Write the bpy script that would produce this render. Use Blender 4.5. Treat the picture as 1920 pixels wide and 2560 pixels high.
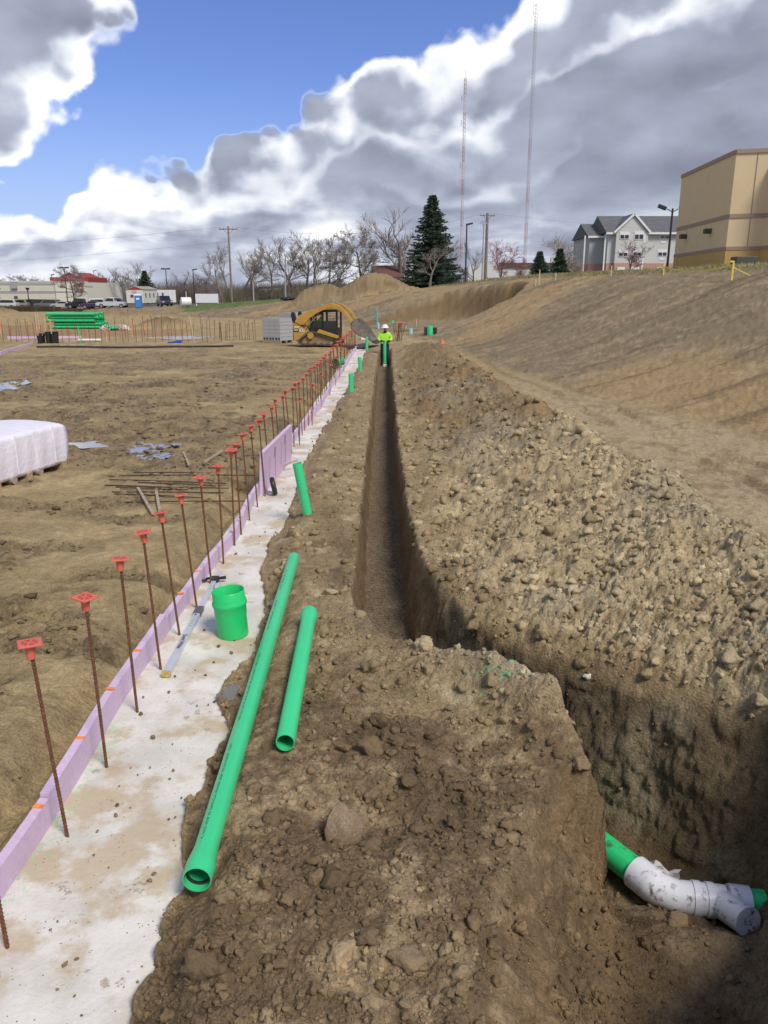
import bpy, bmesh, math, random
import numpy as np
from mathutils import Vector, Matrix, Euler

for o in list(bpy.data.objects):
    bpy.data.objects.remove(o, do_unlink=True)
scene = bpy.context.scene
COL = scene.collection
random.seed(7)
RNG = np.random.default_rng(7)
R = math.radians

# ------------------------------------------------------------------ camera
F, CH = 1950.0, 2.8                       # focal length in photo pixels, eye height above the footing
PITCH, YAW = math.atan(550 / F), math.atan(15 / F)
cam_d = bpy.data.cameras.new('camera'); cam = bpy.data.objects.new('camera', cam_d); COL.objects.link(cam)
cam.location = (0, 0, CH); cam.rotation_euler = (math.pi / 2 - PITCH, 0, YAW)
cam_d.sensor_fit = 'VERTICAL'; cam_d.sensor_height = 36; cam_d.lens = 36 * F / 2560
cam_d.clip_start = 0.05; cam_d.clip_end = 6000
scene.camera = cam

# ------------------------------------------------------------------ exposure
vs = scene.view_settings
vs.view_transform = 'Standard'; vs.look = 'None'; vs.gamma = 1; vs.exposure = 0.5; vs.use_curve_mapping = False
scene.render.engine = 'CYCLES'
scene.cycles.max_bounces = 6; scene.cycles.diffuse_bounces = 3

# ------------------------------------------------------------------ rays through the photograph (used to measure the place)
cp, sp, cy, sy = math.cos(PITCH), math.sin(PITCH), math.cos(YAW), math.sin(YAW)
def ray(u, v):
    dx = (u - 960) / F; dy = -(v - 1280) / F
    a, b, c = dx, cp + dy * sp, -sp + dy * cp
    return Vector((cy * a - sy * b, sy * a + cy * b, c))
def P(u, v, z=0.0):
    d = ray(u, v); return Vector((0, 0, CH)) + d * ((z - CH) / d.z)
def D(u, v, y):
    d = ray(u, v); return Vector((0, 0, CH)) + d * (y / d.y)
def azel(u, v):
    d = ray(u, v).normalized(); return math.atan2(d.x, d.y), math.asin(d.z)

# ------------------------------------------------------------------ sun and sky
SUN_EL, SUN_AZ = R(50), R(142)            # azimuth clockwise from +Y
sd = Vector((math.sin(SUN_AZ) * math.cos(SUN_EL), math.cos(SUN_AZ) * math.cos(SUN_EL), math.sin(SUN_EL)))
sun_d = bpy.data.lights.new('sun', 'SUN'); sun = bpy.data.objects.new('sun', sun_d); COL.objects.link(sun)
sun_d.energy = 2.4; sun_d.angle = R(18); sun_d.color = (1.0, 0.91, 0.76)
sun.rotation_euler = (-sd).to_track_quat('-Z', 'Y').to_euler()

world = bpy.data.worlds.new('World'); scene.world = world; world.use_nodes = True
NT = world.node_tree; NT.nodes.clear()
def nd(t, typ, **kw):
    n = t.nodes.new(typ)
    for k, v in kw.items(): setattr(n, k, v)
    return n
class NB:
    """small node-building helper"""
    def __init__(s, tree): s.t = tree
    def put(s, inp, val):
        if isinstance(val, bpy.types.NodeSocket): s.t.links.new(val, inp)
        else: inp.default_value = val
    def m(s, op, a, b=0.0, c=None, clamp=False):
        n = nd(s.t, 'ShaderNodeMath', operation=op, use_clamp=clamp)
        s.put(n.inputs[0], a); s.put(n.inputs[1], b)
        if c is not None: s.put(n.inputs[2], c)
        return n.outputs[0]
    def xyz(s, x, y, z=0.0):
        n = nd(s.t, 'ShaderNodeCombineXYZ')
        for i, q in enumerate((x, y, z)): s.put(n.inputs[i], q)
        return n.outputs[0]
    def sep(s, v):
        n = nd(s.t, 'ShaderNodeSeparateXYZ'); s.put(n.inputs[0], v); return n.outputs
    def noise(s, v, scale, detail=5, rough=.55, dist=0.0, lac=2.0, col=False):
        n = nd(s.t, 'ShaderNodeTexNoise'); s.put(n.inputs['Vector'], v)
        n.inputs['Scale'].default_value = scale; n.inputs['Detail'].default_value = detail
        n.inputs['Roughness'].default_value = rough; n.inputs['Distortion'].default_value = dist
        n.inputs['Lacunarity'].default_value = lac
        return n.outputs['Color' if col else 0]
    def vor(s, v, scale, feature='F1', detail=0.0, rough=.5, out='Distance', smooth=1.0):
        n = nd(s.t, 'ShaderNodeTexVoronoi', feature=feature); s.put(n.inputs['Vector'], v)
        n.inputs['Scale'].default_value = scale; n.inputs['Detail'].default_value = detail
        n.inputs['Roughness'].default_value = rough
        if feature == 'SMOOTH_F1': n.inputs['Smoothness'].default_value = smooth
        return n.outputs[out]
    def ss(s, x, a, b, o0=0.0, o1=1.0, kind='SMOOTHSTEP'):
        n = nd(s.t, 'ShaderNodeMapRange', interpolation_type=kind)
        s.put(n.inputs[0], x); s.put(n.inputs[1], a); s.put(n.inputs[2], b); s.put(n.inputs[3], o0); s.put(n.inputs[4], o1)
        return n.outputs[0]
    def mix(s, f, a, b, mode='MIX'):
        n = nd(s.t, 'ShaderNodeMix', data_type='RGBA', blend_type=mode)
        s.put(n.inputs[0], f); s.put(n.inputs[6], a if isinstance(a, bpy.types.NodeSocket) else (*a, 1)[:4])
        s.put(n.inputs[7], b if isinstance(b, bpy.types.NodeSocket) else (*b, 1)[:4])
        return n.outputs[2]
    def curve(s, x, pts):
        """piecewise-linear function of x through pts"""
        xs = [p[0] for p in pts]; ys = [p[1] for p in pts]
        x0, x1, y0, y1 = min(xs), max(xs), min(ys), max(ys)
        n = nd(s.t, 'ShaderNodeFloatCurve'); c = n.mapping.curves[0]
        q = [((a - x0) / (x1 - x0), (b - y0) / (y1 - y0)) for a, b in pts]
        c.points[0].location = q[0]; c.points[1].location = q[-1]
        for a in q[1:-1]: c.points.new(*a)
        for p in c.points: p.handle_type = 'VECTOR'
        n.mapping.update()
        s.put(n.inputs['Value'], s.ss(x, x0, x1, kind='LINEAR'))
        return s.m('MULTIPLY_ADD', n.outputs[0], y1 - y0, y0)

W = NB(NT)
tc = nd(NT, 'ShaderNodeTexCoord'); X, Y, Z = W.sep(tc.outputs['Generated'])
DEG = 180 / math.pi
AZ = W.m('MULTIPLY', W.m('ARCTAN2', X, Y), DEG); EL = W.m('MULTIPLY', W.m('ARCSINE', Z), DEG)
sky = nd(NT, 'ShaderNodeTexSky', sky_type='NISHITA', sun_disc=False)
sky.sun_elevation = SUN_EL; sky.sun_rotation = SUN_AZ; sky.altitude = 200; sky.air_density = 1.0; sky.dust_density = 0.6; sky.ozone_density = 2.0
def azel_d(pts):
    r = []
    for u, v in pts:
        a, e = azel(u, v); r.append((a * DEG, e * DEG))
    return r
# upper edge of the cloud bank (azimuth -> elevation); it climbs to the right and stays high beyond
edge = azel_d([(-200, 640), (0, 548), (90, 505), (150, 492), (225, 428), (290, 405), (370, 425), (425, 372), (500, 372), (575, 292), (640, 270), (690, 288), (740, 258), (790, 195), (880, 190), (930, 105), (1030, 78), (1110, 85), (1200, 62), (1240, 10), (1330, -70)])
edge = [(-180, 14), (-120, 22), (-70, 12), (-40, 7)] + [e for e in edge if e[0] > -36] + [(16, 24), (30, 30), (70, 24), (120, 32), (180, 14)]
left = [(-8, -28.5)] + [(e, a) for a, e in azel_d([(-60, 470), (20, 458), (100, 410), (150, 330), (190, 260), (290, 205), (325, 140), (350, 60), (340, 0)])] + [(24, -12), (34, -8), (50, -20), (90, -30)]
left.sort()
EDGE = lambda az: W.curve(az, edge)
def v2(az, el, k, oy=0.0):
    return W.xyz(W.m('MULTIPLY', az, .1), W.m('MULTIPLY_ADD', el, k, oy))
def n2d(v, scale, detail, rough=.5, dist=0.0):
    n = nd(NT, 'ShaderNodeTexNoise', noise_dimensions='2D'); W.put(n.inputs['Vector'], v)
    n.inputs['Scale'].default_value = scale; n.inputs['Detail'].default_value = detail; n.inputs['Roughness'].default_value = rough; n.inputs['Distortion'].default_value = dist
    return n.outputs[0]
def puffs(v, scale, detail):
    n = nd(NT, 'ShaderNodeTexVoronoi', feature='SMOOTH_F1', voronoi_dimensions='2D'); W.put(n.inputs['Vector'], v)
    n.inputs['Scale'].default_value = scale; n.inputs['Detail'].default_value = detail; n.inputs['Roughness'].default_value = .45; n.inputs['Smoothness'].default_value = .35
    return n.outputs['Distance']
E0 = EDGE(AZ)
big = n2d(v2(AZ, EL, .17, 4.3), 1.05, 2, .5)
LEFT = W.m('MULTIPLY', W.m('SUBTRACT', W.curve(EL, left), AZ), .8)
def tier(k, frac, amp, soft, base, width, detail, pamp):
    """one rank of cumulus: billowing upper edge, sunlit rim fading into a grey underside"""
    q = v2(AZ, EL, .125, 3.3 * k)
    nz = W.m('MULTIPLY', W.m('SUBTRACT', n2d(q, 1.9, detail, .5, .3), .5), 3.2 * amp)
    if pamp: nz = W.m('ADD', nz, W.m('MULTIPLY', W.m('SUBTRACT', .45, puffs(q, 3.2 - .4 * k, 2.0)), pamp))
    d = W.m('SUBTRACT', W.m('MULTIPLY', E0, frac), EL)
    if k == 0: d = W.m('SMOOTH_MAX', d, LEFT, 1.0)
    d = W.m('ADD', d, nz)
    wd = W.m('MAXIMUM', .35 * width, W.m('MULTIPLY_ADD', W.m('SUBTRACT', big, .40), 16 * width, width))
    rim = W.ss(d, wd, W.m('MULTIPLY', wd, .2))
    body = W.m('MULTIPLY_ADD', W.m('SUBTRACT', n2d(v2(AZ, EL, .19, 8.8 + k), 1.5, 4, .45), .5), .55, base)
    return W.ss(d, -.1, soft), W.m('MULTIPLY_ADD', rim, (.96 if k == 0 else .84) - base, body)
alpha, tone = tier(0, 1.0, 1.0, .8, .39, 1.1, 7, 1.7)
for k, frac, amp, soft, base, width, detail, pamp in ((1, .72, 1.0, 1.5, .35, .8, 6, 1.6), (2, .47, .9, 2.0, .33, .5, 6, 1.0)):
    a_, t_ = tier(k, frac, amp, soft, base, width, detail, pamp)
    tone = W.m('ADD', W.m('MULTIPLY', tone, W.m('SUBTRACT', 1.0, a_)), W.m('MULTIPLY', t_, a_))
streak = n2d(v2(W.m('MULTIPLY', AZ, .6), EL, .22, 1.2), 2.0, 6, .52, .3)
low = W.ss(EL, 7.5, 2.5)
tone = W.m('ADD', tone, W.m('MULTIPLY', low, W.m('MULTIPLY_ADD', W.m('SUBTRACT', streak, .47), 1.5, .13)))
hz = W.ss(EL, 4.5, 0.0)
tone = W.m('ADD', W.m('MULTIPLY', tone, W.m('SUBTRACT', 1.0, W.m('MULTIPLY', hz, .5))), W.m('MULTIPLY', hz, .33))
ramp = nd(NT, 'ShaderNodeValToRGB'); W.put(ramp.inputs[0], tone)
cr = ramp.color_ramp; cr.elements[0].position = .0; cr.elements[0].color = (.135, .15, .205, 1)
cr.elements[1].position = 1.0; cr.elements[1].color = (1.05, 1.05, 1.06, 1)
for p, c in ((.25, (.215, .235, .31)), (.5, (.36, .395, .50)), (.75, (.66, .69, .77))):
    e = cr.elements.new(p); e.color = (*c, 1)
SKS = 0.1
skc = W.mix(1.0, sky.outputs[0], (.60, .66, 1.0), 'MULTIPLY')
pale = W.mix(W.ss(EL, 14, -1, 0, .65), skc, (3.6, 4.4, 5.9))
clc = W.mix(1.0, ramp.outputs[0], (.9 / SKS, .9 / SKS, .88 / SKS), 'MULTIPLY')
clc.node.clamp_result = False
final = W.mix(alpha, pale, clc)
bg = nd(NT, 'ShaderNodeBackground'); bg.inputs['Strength'].default_value = SKS; NT.links.new(final, bg.inputs[0])
NT.links.new(bg.outputs[0], nd(NT, 'ShaderNodeOutputWorld').inputs[0])
world.cycles.sampling_method = 'MANUAL'; world.cycles.sample_map_resolution = 512

# ------------------------------------------------------------------ materials
MATS = {}
def mat(name, col, rough=.6, metal=0.0, var=0.0, vscale=8.0, bump=0.0, bscale=60.0, spec=.5, dirt=None, dscale=3.0, damt=.5, trans=0.0, coord='Object'):
    """plain procedural material: base colour with noise variation, optional dirt and bump"""
    if name in MATS: return MATS[name]
    m = bpy.data.materials.new(name); m.use_nodes = True; t = m.node_tree; b = t.nodes['Principled BSDF']; n = NB(t)
    co = nd(t, 'ShaderNodeTexCoord').outputs[coord]
    b.inputs['Roughness'].default_value = rough; b.inputs['Metallic'].default_value = metal
    b.inputs['Specular IOR Level'].default_value = spec
    if trans: b.inputs['Transmission Weight'].default_value = trans
    c = (*col, 1)
    if var:
        f = n.noise(co, vscale, 5, .6)
        c = n.mix(n.ss(f, .3, .7, kind='LINEAR'), tuple(x * (1 - var) for x in col), tuple(min(1, x * (1 + var)) for x in col))
    if dirt:
        f = n.noise(co, dscale, 8, .65)
        c = n.mix(n.ss(f, 1 - damt, 1.06 - damt + .12), c if not isinstance(c, tuple) else c, dirt)
    n.put(b.inputs['Base Color'], c)
    if bump:
        bp = nd(t, 'ShaderNodeBump'); bp.inputs['Strength'].default_value = bump; bp.inputs['Distance'].default_value = .02
        n.put(bp.inputs['Height'], n.noise(co, bscale, 6, .6)); t.links.new(bp.outputs[0], b.inputs['Normal'])
    MATS[name] = m
    return m

# ------------------------------------------------------------------ mesh helpers
class MB:
    def __init__(s): s.v = []; s.f = []
    def add(s, vs, fs):
        k = len(s.v); s.v += [tuple(q) for q in vs]; s.f += [tuple(i + k for i in f) for f in fs]; return s
    def box(s, c, d, rz=0.0, ry=0.0, rx=0.0, taper=(1, 1)):
        M = Euler((rx, ry, rz)).to_matrix(); vs = []
        for z in (-.5, .5):
            k = taper if z > 0 else (1, 1)
            for x, y in ((-.5, -.5), (.5, -.5), (.5, .5), (-.5, .5)):
                vs.append(Vector(c) + M @ Vector((x * d[0] * k[0], y * d[1] * k[1], z * d[2])))
        return s.add(vs, [(3, 2, 1, 0), (4, 5, 6, 7), (0, 1, 5, 4), (1, 2, 6, 5), (2, 3, 7, 6), (3, 0, 4, 7)])
    def bb(s, x0, x1, y0, y1, z0, z1):
        return s.box(((x0 + x1) / 2, (y0 + y1) / 2, (z0 + z1) / 2), (x1 - x0, y1 - y0, z1 - z0))
    def tube(s, pts, rad, n=8, cap=True):
        """swept tube through pts, rad = number or one per point"""
        pts = [Vector(p) for p in pts]; m = len(pts)
        if not hasattr(rad, '__len__'): rad = [rad] * m
        vs = []; up = None
        for i, p in enumerate(pts):
            d = (pts[min(i + 1, m - 1)] - pts[max(i - 1, 0)]).normalized()
            if up is None:
                up = d.orthogonal().normalized()
            else:
                up = (up - d * up.dot(d));
                up = up.normalized() if up.length > 1e-6 else d.orthogonal().normalized()
            w = d.cross(up)
            for k in range(n):
                a = 2 * math.pi * k / n; vs.append(p + (up * math.cos(a) + w * math.sin(a)) * rad[i])
        fs = [(i * n + k, i * n + (k + 1) % n, (i + 1) * n + (k + 1) % n, (i + 1) * n + k) for i in range(m - 1) for k in range(n)]
        if cap: fs += [tuple(range(n))[::-1], tuple((m - 1) * n + k for k in range(n))]
        return s.add(vs, fs)
    def lathe(s, prof, n=24, closed=False):
        """revolve (r, z) profile round Z"""
        m = len(prof); vs = [(r * math.cos(2 * math.pi * k / n), r * math.sin(2 * math.pi * k / n), z) for r, z in prof for k in range(n)]
        fs = [(i * n + k, i * n + (k + 1) % n, (i + 1) * n + (k + 1) % n, (i + 1) * n + k) for i in range(m - 1) for k in range(n)]
        if closed: fs += [((m - 1) * n + k, (m - 1) * n + (k + 1) % n, (k + 1) % n, k) for k in range(n)]
        return s.add(vs, fs)
    def prism(s, poly, y0, y1, axis='y'):
        """extrude a polygon of (x, z) along y (or (y, z) along x)"""
        n = len(poly); mk = (lambda a, b, t: (a, t, b)) if axis == 'y' else (lambda a, b, t: (t, a, b))
        vs = [mk(a, b, y0) for a, b in poly] + [mk(a, b, y1) for a, b in poly]
        fs = [tuple(range(n)), tuple(range(2 * n - 1, n - 1, -1))] + [(i, i + n, (i + 1) % n + n, (i + 1) % n) for i in range(n)]
        return s.add(vs, fs)
    def build(s, name, m, parent=None, smooth=False, loc=None, rot=None, bevel=0.0, data=None):
        me = bpy.data.meshes.new(name); me.from_pydata(s.v, [], s.f); me.update()
        bm = bmesh.new(); bm.from_mesh(me); bmesh.ops.recalc_face_normals(bm, faces=bm.faces); bm.to_mesh(me); bm.free()
        if smooth:
            me.polygons.foreach_set('use_smooth', [True] * len(me.polygons))
            try: me.set_sharp_from_angle(angle=R(40))
            except Exception: pass
        return link(name, me, m, parent, loc, rot, bevel)
def link(name, me, m=None, parent=None, loc=None, rot=None, bevel=0.0):
    o = bpy.data.objects.new(name, me); COL.objects.link(o)
    if m is not None and not me.materials: me.materials.append(m)
    if parent is not None: o.parent = parent
    if loc is not None: o.location = loc
    if rot is not None: o.rotation_euler = rot
    if bevel:
        b = o.modifiers.new('bevel', 'BEVEL'); b.width = bevel; b.segments = 2; b.limit_method = 'ANGLE'
    return o
def empty(name, loc=(0, 0, 0), rz=0.0, rot=None):
    o = bpy.data.objects.new(name, None); COL.objects.link(o); o.location = loc; o.empty_display_size = .1
    o.rotation_euler = rot if rot is not None else (0, 0, rz); return o
def tag(o, label=None, cat=None, group=None, kind=None):
    if label: o['label'] = label
    if cat: o['category'] = cat
    if group: o['group'] = group
    if kind: o['kind'] = kind
    return o
def copy_tree(o, parent=None):
    c = o.copy(); COL.objects.link(c)
    if parent is not None: c.parent = parent
    for k in [k for k in KIDS(o)]: copy_tree(k, c)
    return c
def KIDS(o): return [c for c in bpy.data.objects if c.parent == o]
def text_mesh(body, size, extrude=.001, bold=False):
    cu = bpy.data.curves.new('lettering', 'FONT'); cu.body = body; cu.size = size; cu.extrude = extrude; cu.align_x = 'CENTER'; cu.align_y = 'CENTER'
    cu.resolution_u = 3
    if bold: cu.offset = size * .022
    o = bpy.data.objects.new('lettering', cu); COL.objects.link(o)
    dg = bpy.context.evaluated_depsgraph_get(); me = bpy.data.meshes.new_from_object(o.evaluated_get(dg))
    bpy.data.objects.remove(o, do_unlink=True); return me

# ------------------------------------------------------------------ numpy noise
def _h(i, j, s):
    h = (i.astype(np.int64) * 374761393 + j.astype(np.int64) * 668265263 + s * 1442695041) & 0xffffffff
    h = ((h ^ (h >> 13)) * 1274126177) & 0xffffffff
    h = ((h ^ (h >> 16)) * 2246822519) & 0xffffffff
    return ((h ^ (h >> 15)) & 0xffffff) / float(0xffffff)
def vn(x, y, s=0):
    i = np.floor(x); j = np.floor(y); a = x - i; b = y - j
    a = a * a * a * (a * (a * 6 - 15) + 10); b = b * b * b * (b * (b * 6 - 15) + 10)
    return (_h(i, j, s) * (1 - a) + _h(i + 1, j, s) * a) * (1 - b) + (_h(i, j + 1, s) * (1 - a) + _h(i + 1, j + 1, s) * a) * b
def fbm(x, y, o=4, s=0, g=.5):
    t = np.zeros_like(x); am = 1.0; n = 0.0
    for k in range(o):
        t += am * (vn(x, y, s + k * 17) - .5); n += am; am *= g
        x, y = 1.62 * x + 1.21 * y + 5.3, -1.21 * x + 1.62 * y + 2.7
    return t / n * 2                       # about -1..1
def lumps(x, y, s=0, p=.7):
    """domes scattered one per cell: clods lying on a surface (0..1)"""
    i0 = np.floor(x); j0 = np.floor(y); best = np.zeros_like(x)
    for di in (-1, 0, 1):
        for dj in (-1, 0, 1):
            i = i0 + di; j = j0 + dj
            cx = i + _h(i, j, s); cyy = j + _h(i, j, s + 3); r = .35 + .5 * _h(i, j, s + 7)
            on = _h(i, j, s + 11) < p
            an = _h(i, j, s + 13) * 6.28; ca, sa = np.cos(an), np.sin(an)
            dx, dy = x - cx, y - cyy
            d2 = ((dx * ca + dy * sa) ** 2 + ((-dx * sa + dy * ca) * 1.35) ** 2) / r ** 2
            ax, ay = np.abs(dx * ca + dy * sa), np.abs(-dx * sa + dy * ca) * 1.35; dd = .5 * np.sqrt(d2) + .5 * np.maximum(np.maximum(ax, ay), .72 * (ax + ay)) / r
            best = np.maximum(best, np.where(on, np.minimum(np.clip(1.08 - dd, 0, 1) * 1.7, .75 + .25 * _h(i, j, s + 19)) ** .8 * r * 1.15, 0))
    return best
def vn3(x, y, z, s=0):
    k = np.floor(z); c = z - k; c = c * c * (3 - 2 * c); k = k.astype(np.int64) * 7 + s
    return vn(x, y, k) * (1 - c) + vn(x, y, k + 7) * c
def fbm3(x, y, z, o=3, s=0, g=.5):
    t = np.zeros_like(x); am = 1.0; n = 0.0
    for k in range(o):
        t += am * (vn3(x, y, z, s + k * 171) - .5); n += am; am *= g
        x, y, z = 1.6 * x + 1.2 * y + 5.3, -1.2 * x + 1.6 * y + 2.7, 2.0 * z + 1.9
    return t / n * 2
def sst(x, a, b):
    t = np.clip((x - a) / (b - a), 0, 1); return t * t * (3 - 2 * t)
def ip(y, pts): return np.interp(y, [p[0] for p in pts], [p[1] for p in pts])
# ------------------------------------------------------------------ the ground: one sheet, built from the site's levels
EDGE_Y = [(0, -.95), (2.46, -1.05), (3.2, -.99), (3.6, -1.13), (4.2, -1.12), (4.5, -1.06), (4.9, -1.2), (5.3, -1.2), (5.7, -1.1), (6.4, -1.1), (6.9, -1.2), (7.8, -1.36), (8.7, -1.36), (9.6, -1.3), (13.2, -1.46), (21, -1.36), (33, -1.2), (60, -1.2)]
# trench line: x, y, half width, floor level, bank width toward the footing, bank width toward the heap
TR = [(-.24, 39.2, .24, -.42, .06, .06), (-.24, 31, .23, -.45, .06, .07), (-.15, 16, .22, -.48, .07, .08), (-.08, 9.5, .22, -.5, .08, .1), (-.03, 7.3, .22, -.55, .12, .2),
      (.05, 6.5, .24, -.6, .15, .28), (.35, 5.75, .2, -.68, .12, .32), (.85, 5.15, .18, -.8, .1, .36), (1.32, 4.68, .22, -.92, .2, .45), (1.82, 4.12, .38, -.97, .3, .5), (1.62, 3.5, .32, -.68, .55, .45), (1.33, 2.7, .2, -.62, .75, .2), (1.16, 1.6, .2, -.6, .8, .2), (1.05, .2, .2, -.6, .8, .2)]
def bank_dir(x, y):
    best = np.full(x.shape, 1e9); ux = np.zeros_like(x); uy = np.zeros_like(x)
    for a, b in zip(TR[:-1], TR[1:]):
        dx, dy = b[0] - a[0], b[1] - a[1]; t = np.clip(((x - a[0]) * dx + (y - a[1]) * dy) / (dx * dx + dy * dy), 0, 1)
        qx, qy = x - a[0] - t * dx, y - a[1] - t * dy; d = np.hypot(qx, qy) + 1e-6; m = d < best
        best = np.where(m, d, best); ux = np.where(m, qx / d, ux); uy = np.where(m, qy / d, uy)
    return ux, uy
def trench(x, y):
    best = np.full(x.shape, 1e9); out = [np.zeros_like(x) for _ in range(4)]; side = np.zeros_like(x)
    for a, b in zip(TR[:-1], TR[1:]):
        dx, dy = b[0] - a[0], b[1] - a[1]; L2 = dx * dx + dy * dy
        t = np.clip(((x - a[0]) * dx + (y - a[1]) * dy) / L2, 0, 1)
        qx, qy = x - a[0] - t * dx, y - a[1] - t * dy; d = np.hypot(qx, qy); m = d < best
        best = np.where(m, d, best); side = np.where(m, dx * qy - dy * qx, side)
        for k in range(4): out[k] = np.where(m, a[k + 2] + t * (b[k + 2] - a[k + 2]), out[k])
    return best, side > 0, out            # side True = heap bank (right of the line seen from here)
TOE = [(0, 13), (8, 10), (13, 7.6), (16, 6.6), (23, 5.1), (28, 4.4), (34, 3.6), (45, 2.5), (60, -1), (75, -8), (90, -18), (110, -42), (150, -60), (400, -60)]
CREST = [(0, 27), (20, 23), (37, 18), (54, 14.4), (71, 10.5), (85, 7), (100, 2), (120, -2), (150, -4), (400, -4)]
HILL = [(0, 3.75), (71, 3.75), (90, 3.2), (120, 2.7), (160, 2.4), (400, 2.4)]
XR = [(0, 3.2), (4, 3.1), (6, 2.95), (10, 2.6), (16, 2.25), (24, 1.95), (40, 1.7), (60, 1.7)]
HR = [(0, .55), (4.5, .66), (6, .74), (8, .84), (10, .93), (13, .9), (16, .86), (24, .82), (33, .72), (38, .45), (41.5, 0), (60, 0)]
def ground(x, y, detail=True, color=False):
    x = np.asarray(x, float); y = np.asarray(y, float)
    jx = .0; wob = fbm(x * .9, y * .9, 3, 5)
    # pad, falling a little toward the parking lot; hill with its graded bank on the right
    pad = .10 - .4 * sst(y, 55, 150) + .05 * fbm(x * .25, y * .25, 3, 1)
    toe = ip(y, TOE); cre = np.maximum(ip(y, CREST), toe + 3)
    bt = np.clip((x - toe) / (cre - toe), 0, 1)
    bank = ip(y, HILL) * (.35 * bt + .65 * bt * bt * (3 - 2 * bt))
    z = pad + bank
    on_bank = sst(x, toe - .3, toe + .6)
    lip = sst(bt, .955, .985)                                            # turf ledge at the crest
    z = z + .22 * lip * sst(y, 20, 30) * (1 - sst(y, 85, 110))
    # scoop cut into the bank
    cx, cyy = 3.6, 62.0
    sd_ = 1.0 - np.hypot((x - cx) / 6.8, (y - cyy) / 8.5) + .06 * fbm(x * .5, y * .5, 3, 19)
    sc = sst(sd_, 0, .20)
    z = z - sc * np.maximum(z - .25, 0) * .92
    # spoil piles far off
    def pile(px, py, rx, ry, h, k):
        d = np.hypot((x - px) / rx, (y - py) / ry) + .10 * fbm(x * .35, y * .35, 3, k); return h * (1 - sst(d, .1, 1.0))
    far_pile = np.maximum(pile(-2.2, 96, 6.2, 4.5, 2.3, 31), pile(-8.3, 95, 4.6, 3.6, 1.9, 32))
    far_pile = np.maximum(far_pile, np.maximum(pile(-31, 92, 9, 4, 1.0, 33), pile(-17.5, 62, 3.2, 1.8, .85, 34)))
    far_pile = np.maximum(far_pile, np.maximum(pile(-58, 108, 12, 3, 1.3, 35), pile(-36, 60, 8, 2, .35, 36)))
    z = z + far_pile
    # soil between footing and trench
    e = ip(y, EDGE_Y) + .05 * fbm(x * 3, y * 3, 3, 8) + .035 * fbm(x * 11, y * 11, 3, 9)
    d, hs, (hw, zf, wl, wr) = trench(x, y)
    footz = (1 - sst(y, 41.2, 41.6)) * sst(x, -2.02, -1.96) * (1 - sst(x, e - .01, e + .02))
    right = sst(x, e - .02, e + .06) * (1 - sst(y, 40, 43)) * (1 - sst(x, 2.7, 3.3))
    rise = .02 + .12 * sst(x, e, e + .35) + .03 * wob
    sx_, sy2 = 1.1 - .38, 4.5 - 5.35; ts_ = np.clip(((x - .38) * sx_ + (y - 5.35) * sy2) / (sx_ ** 2 + sy2 ** 2), 0, 1); dsg = np.hypot(x - .38 - ts_ * sx_, y - 5.35 - ts_ * sy2)
    rise = rise + (.17 + .29 * ts_) * np.exp(-(dsg / .34) ** 2) * (1 + .25 * wob) + .05 * np.exp(-(((x + .15) / .5) ** 2 + ((y - 2.9) / .45) ** 2)) - .10 * np.exp(-(((x + .05) / .35) ** 2 + ((y - 3.55) / .3) ** 2))
    rise = rise + .10 * np.exp(-(((x - .1) / .3) ** 2 + ((y - 4.05) / .3) ** 2))
    z = np.where(x > toe - 1.0, z, z * (1 - right) + right * rise)
    gully = np.exp(-((x + 2.1) / .14) ** 2) * (1 - sst(y, 40, 43))
    z = z - .16 * gully
    z = z * (1 - footz) + footz * -.09
    # spoil heap beside the trench
    xr = ip(y, XR) + .25 * fbm(y * .35, y * 0 + .5, 2, 21); hr = ip(y, HR) * (1 + .24 * fbm(y * .6, x * .25, 3, 22))
    x0 = ip(y, [(0, 1.75), (3, 2.1), (4, 2.55), (4.6, 2.2), (5.1, 1.6), (5.6, .9), (6.2, .45), (7, .28), (8, .22), (16, .12), (40, 0)])
    lf = np.clip((x - x0) / np.maximum(xr - x0, .3), 0, 1); rf = np.clip((x - xr) / 1.35, 0, 1)
    heap = np.where(x < xr, (.06 + .94 * lf ** 1.2) * (lf > 0), 1 - rf * rf * (3 - 2 * rf)) * hr
    heap = heap + .24 * hr * fbm(x * 1.0, y * .8, 3, 23) * sst(heap, 0, .4)
    on_heap = sst(heap, .03, .25)
    z = np.maximum(z, heap + .04) * (heap > .001) + z * (heap <= .001)
    # carve the trench
    wn = .035 * fbm(x * 2.2, y * 2.2, 2, 41) + .03 * fbm(x * 6, y * 6, 3, 42)
    wid = np.where(hs, wr, wl); dd = d + wn * np.clip(wid * 5, .7, 1)
    tl = np.clip((dd - hw) / wid, 0, 1); cut = 1 - .45 * tl - .55 * tl * tl * (3 - 2 * tl)
    fl = zf + .05 * fbm(x * 1.5, y * 1.5, 3, 44) 
    fl = fl + .15 * np.exp(-((x - 1.62) / .5) ** 2 - ((y - 3.42) / .26) ** 2) + .03 * fbm(x * 9, y * 9, 2, 45) * (y < 5)
    cut = cut * (1 - sst(y, 38.6, 39.2))
    z = np.where(cut > 0, z * (1 - cut) + np.minimum(fl, z) * cut, z)
    # bedding gravel slumped over the near lip
    grav = sst(.62 - np.hypot((x - .02) / .72, (y - 6.35) / 1.0), 0, .25) * (1 - footz) * (cut < .9)
    onfloor = sst(cut, .9, 1.0)
    # fine relief
    near = 1 - sst(y, 30, 60)
    pt = fbm(x * .42 + 3, y * .62, 4, 51) + .55 * fbm(x * 1.7, y * 2.6, 4, 52) + .28 * sst(y, 9, 14) * (1 - sst(y, 30, 38))          # churned patches on the pad
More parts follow.
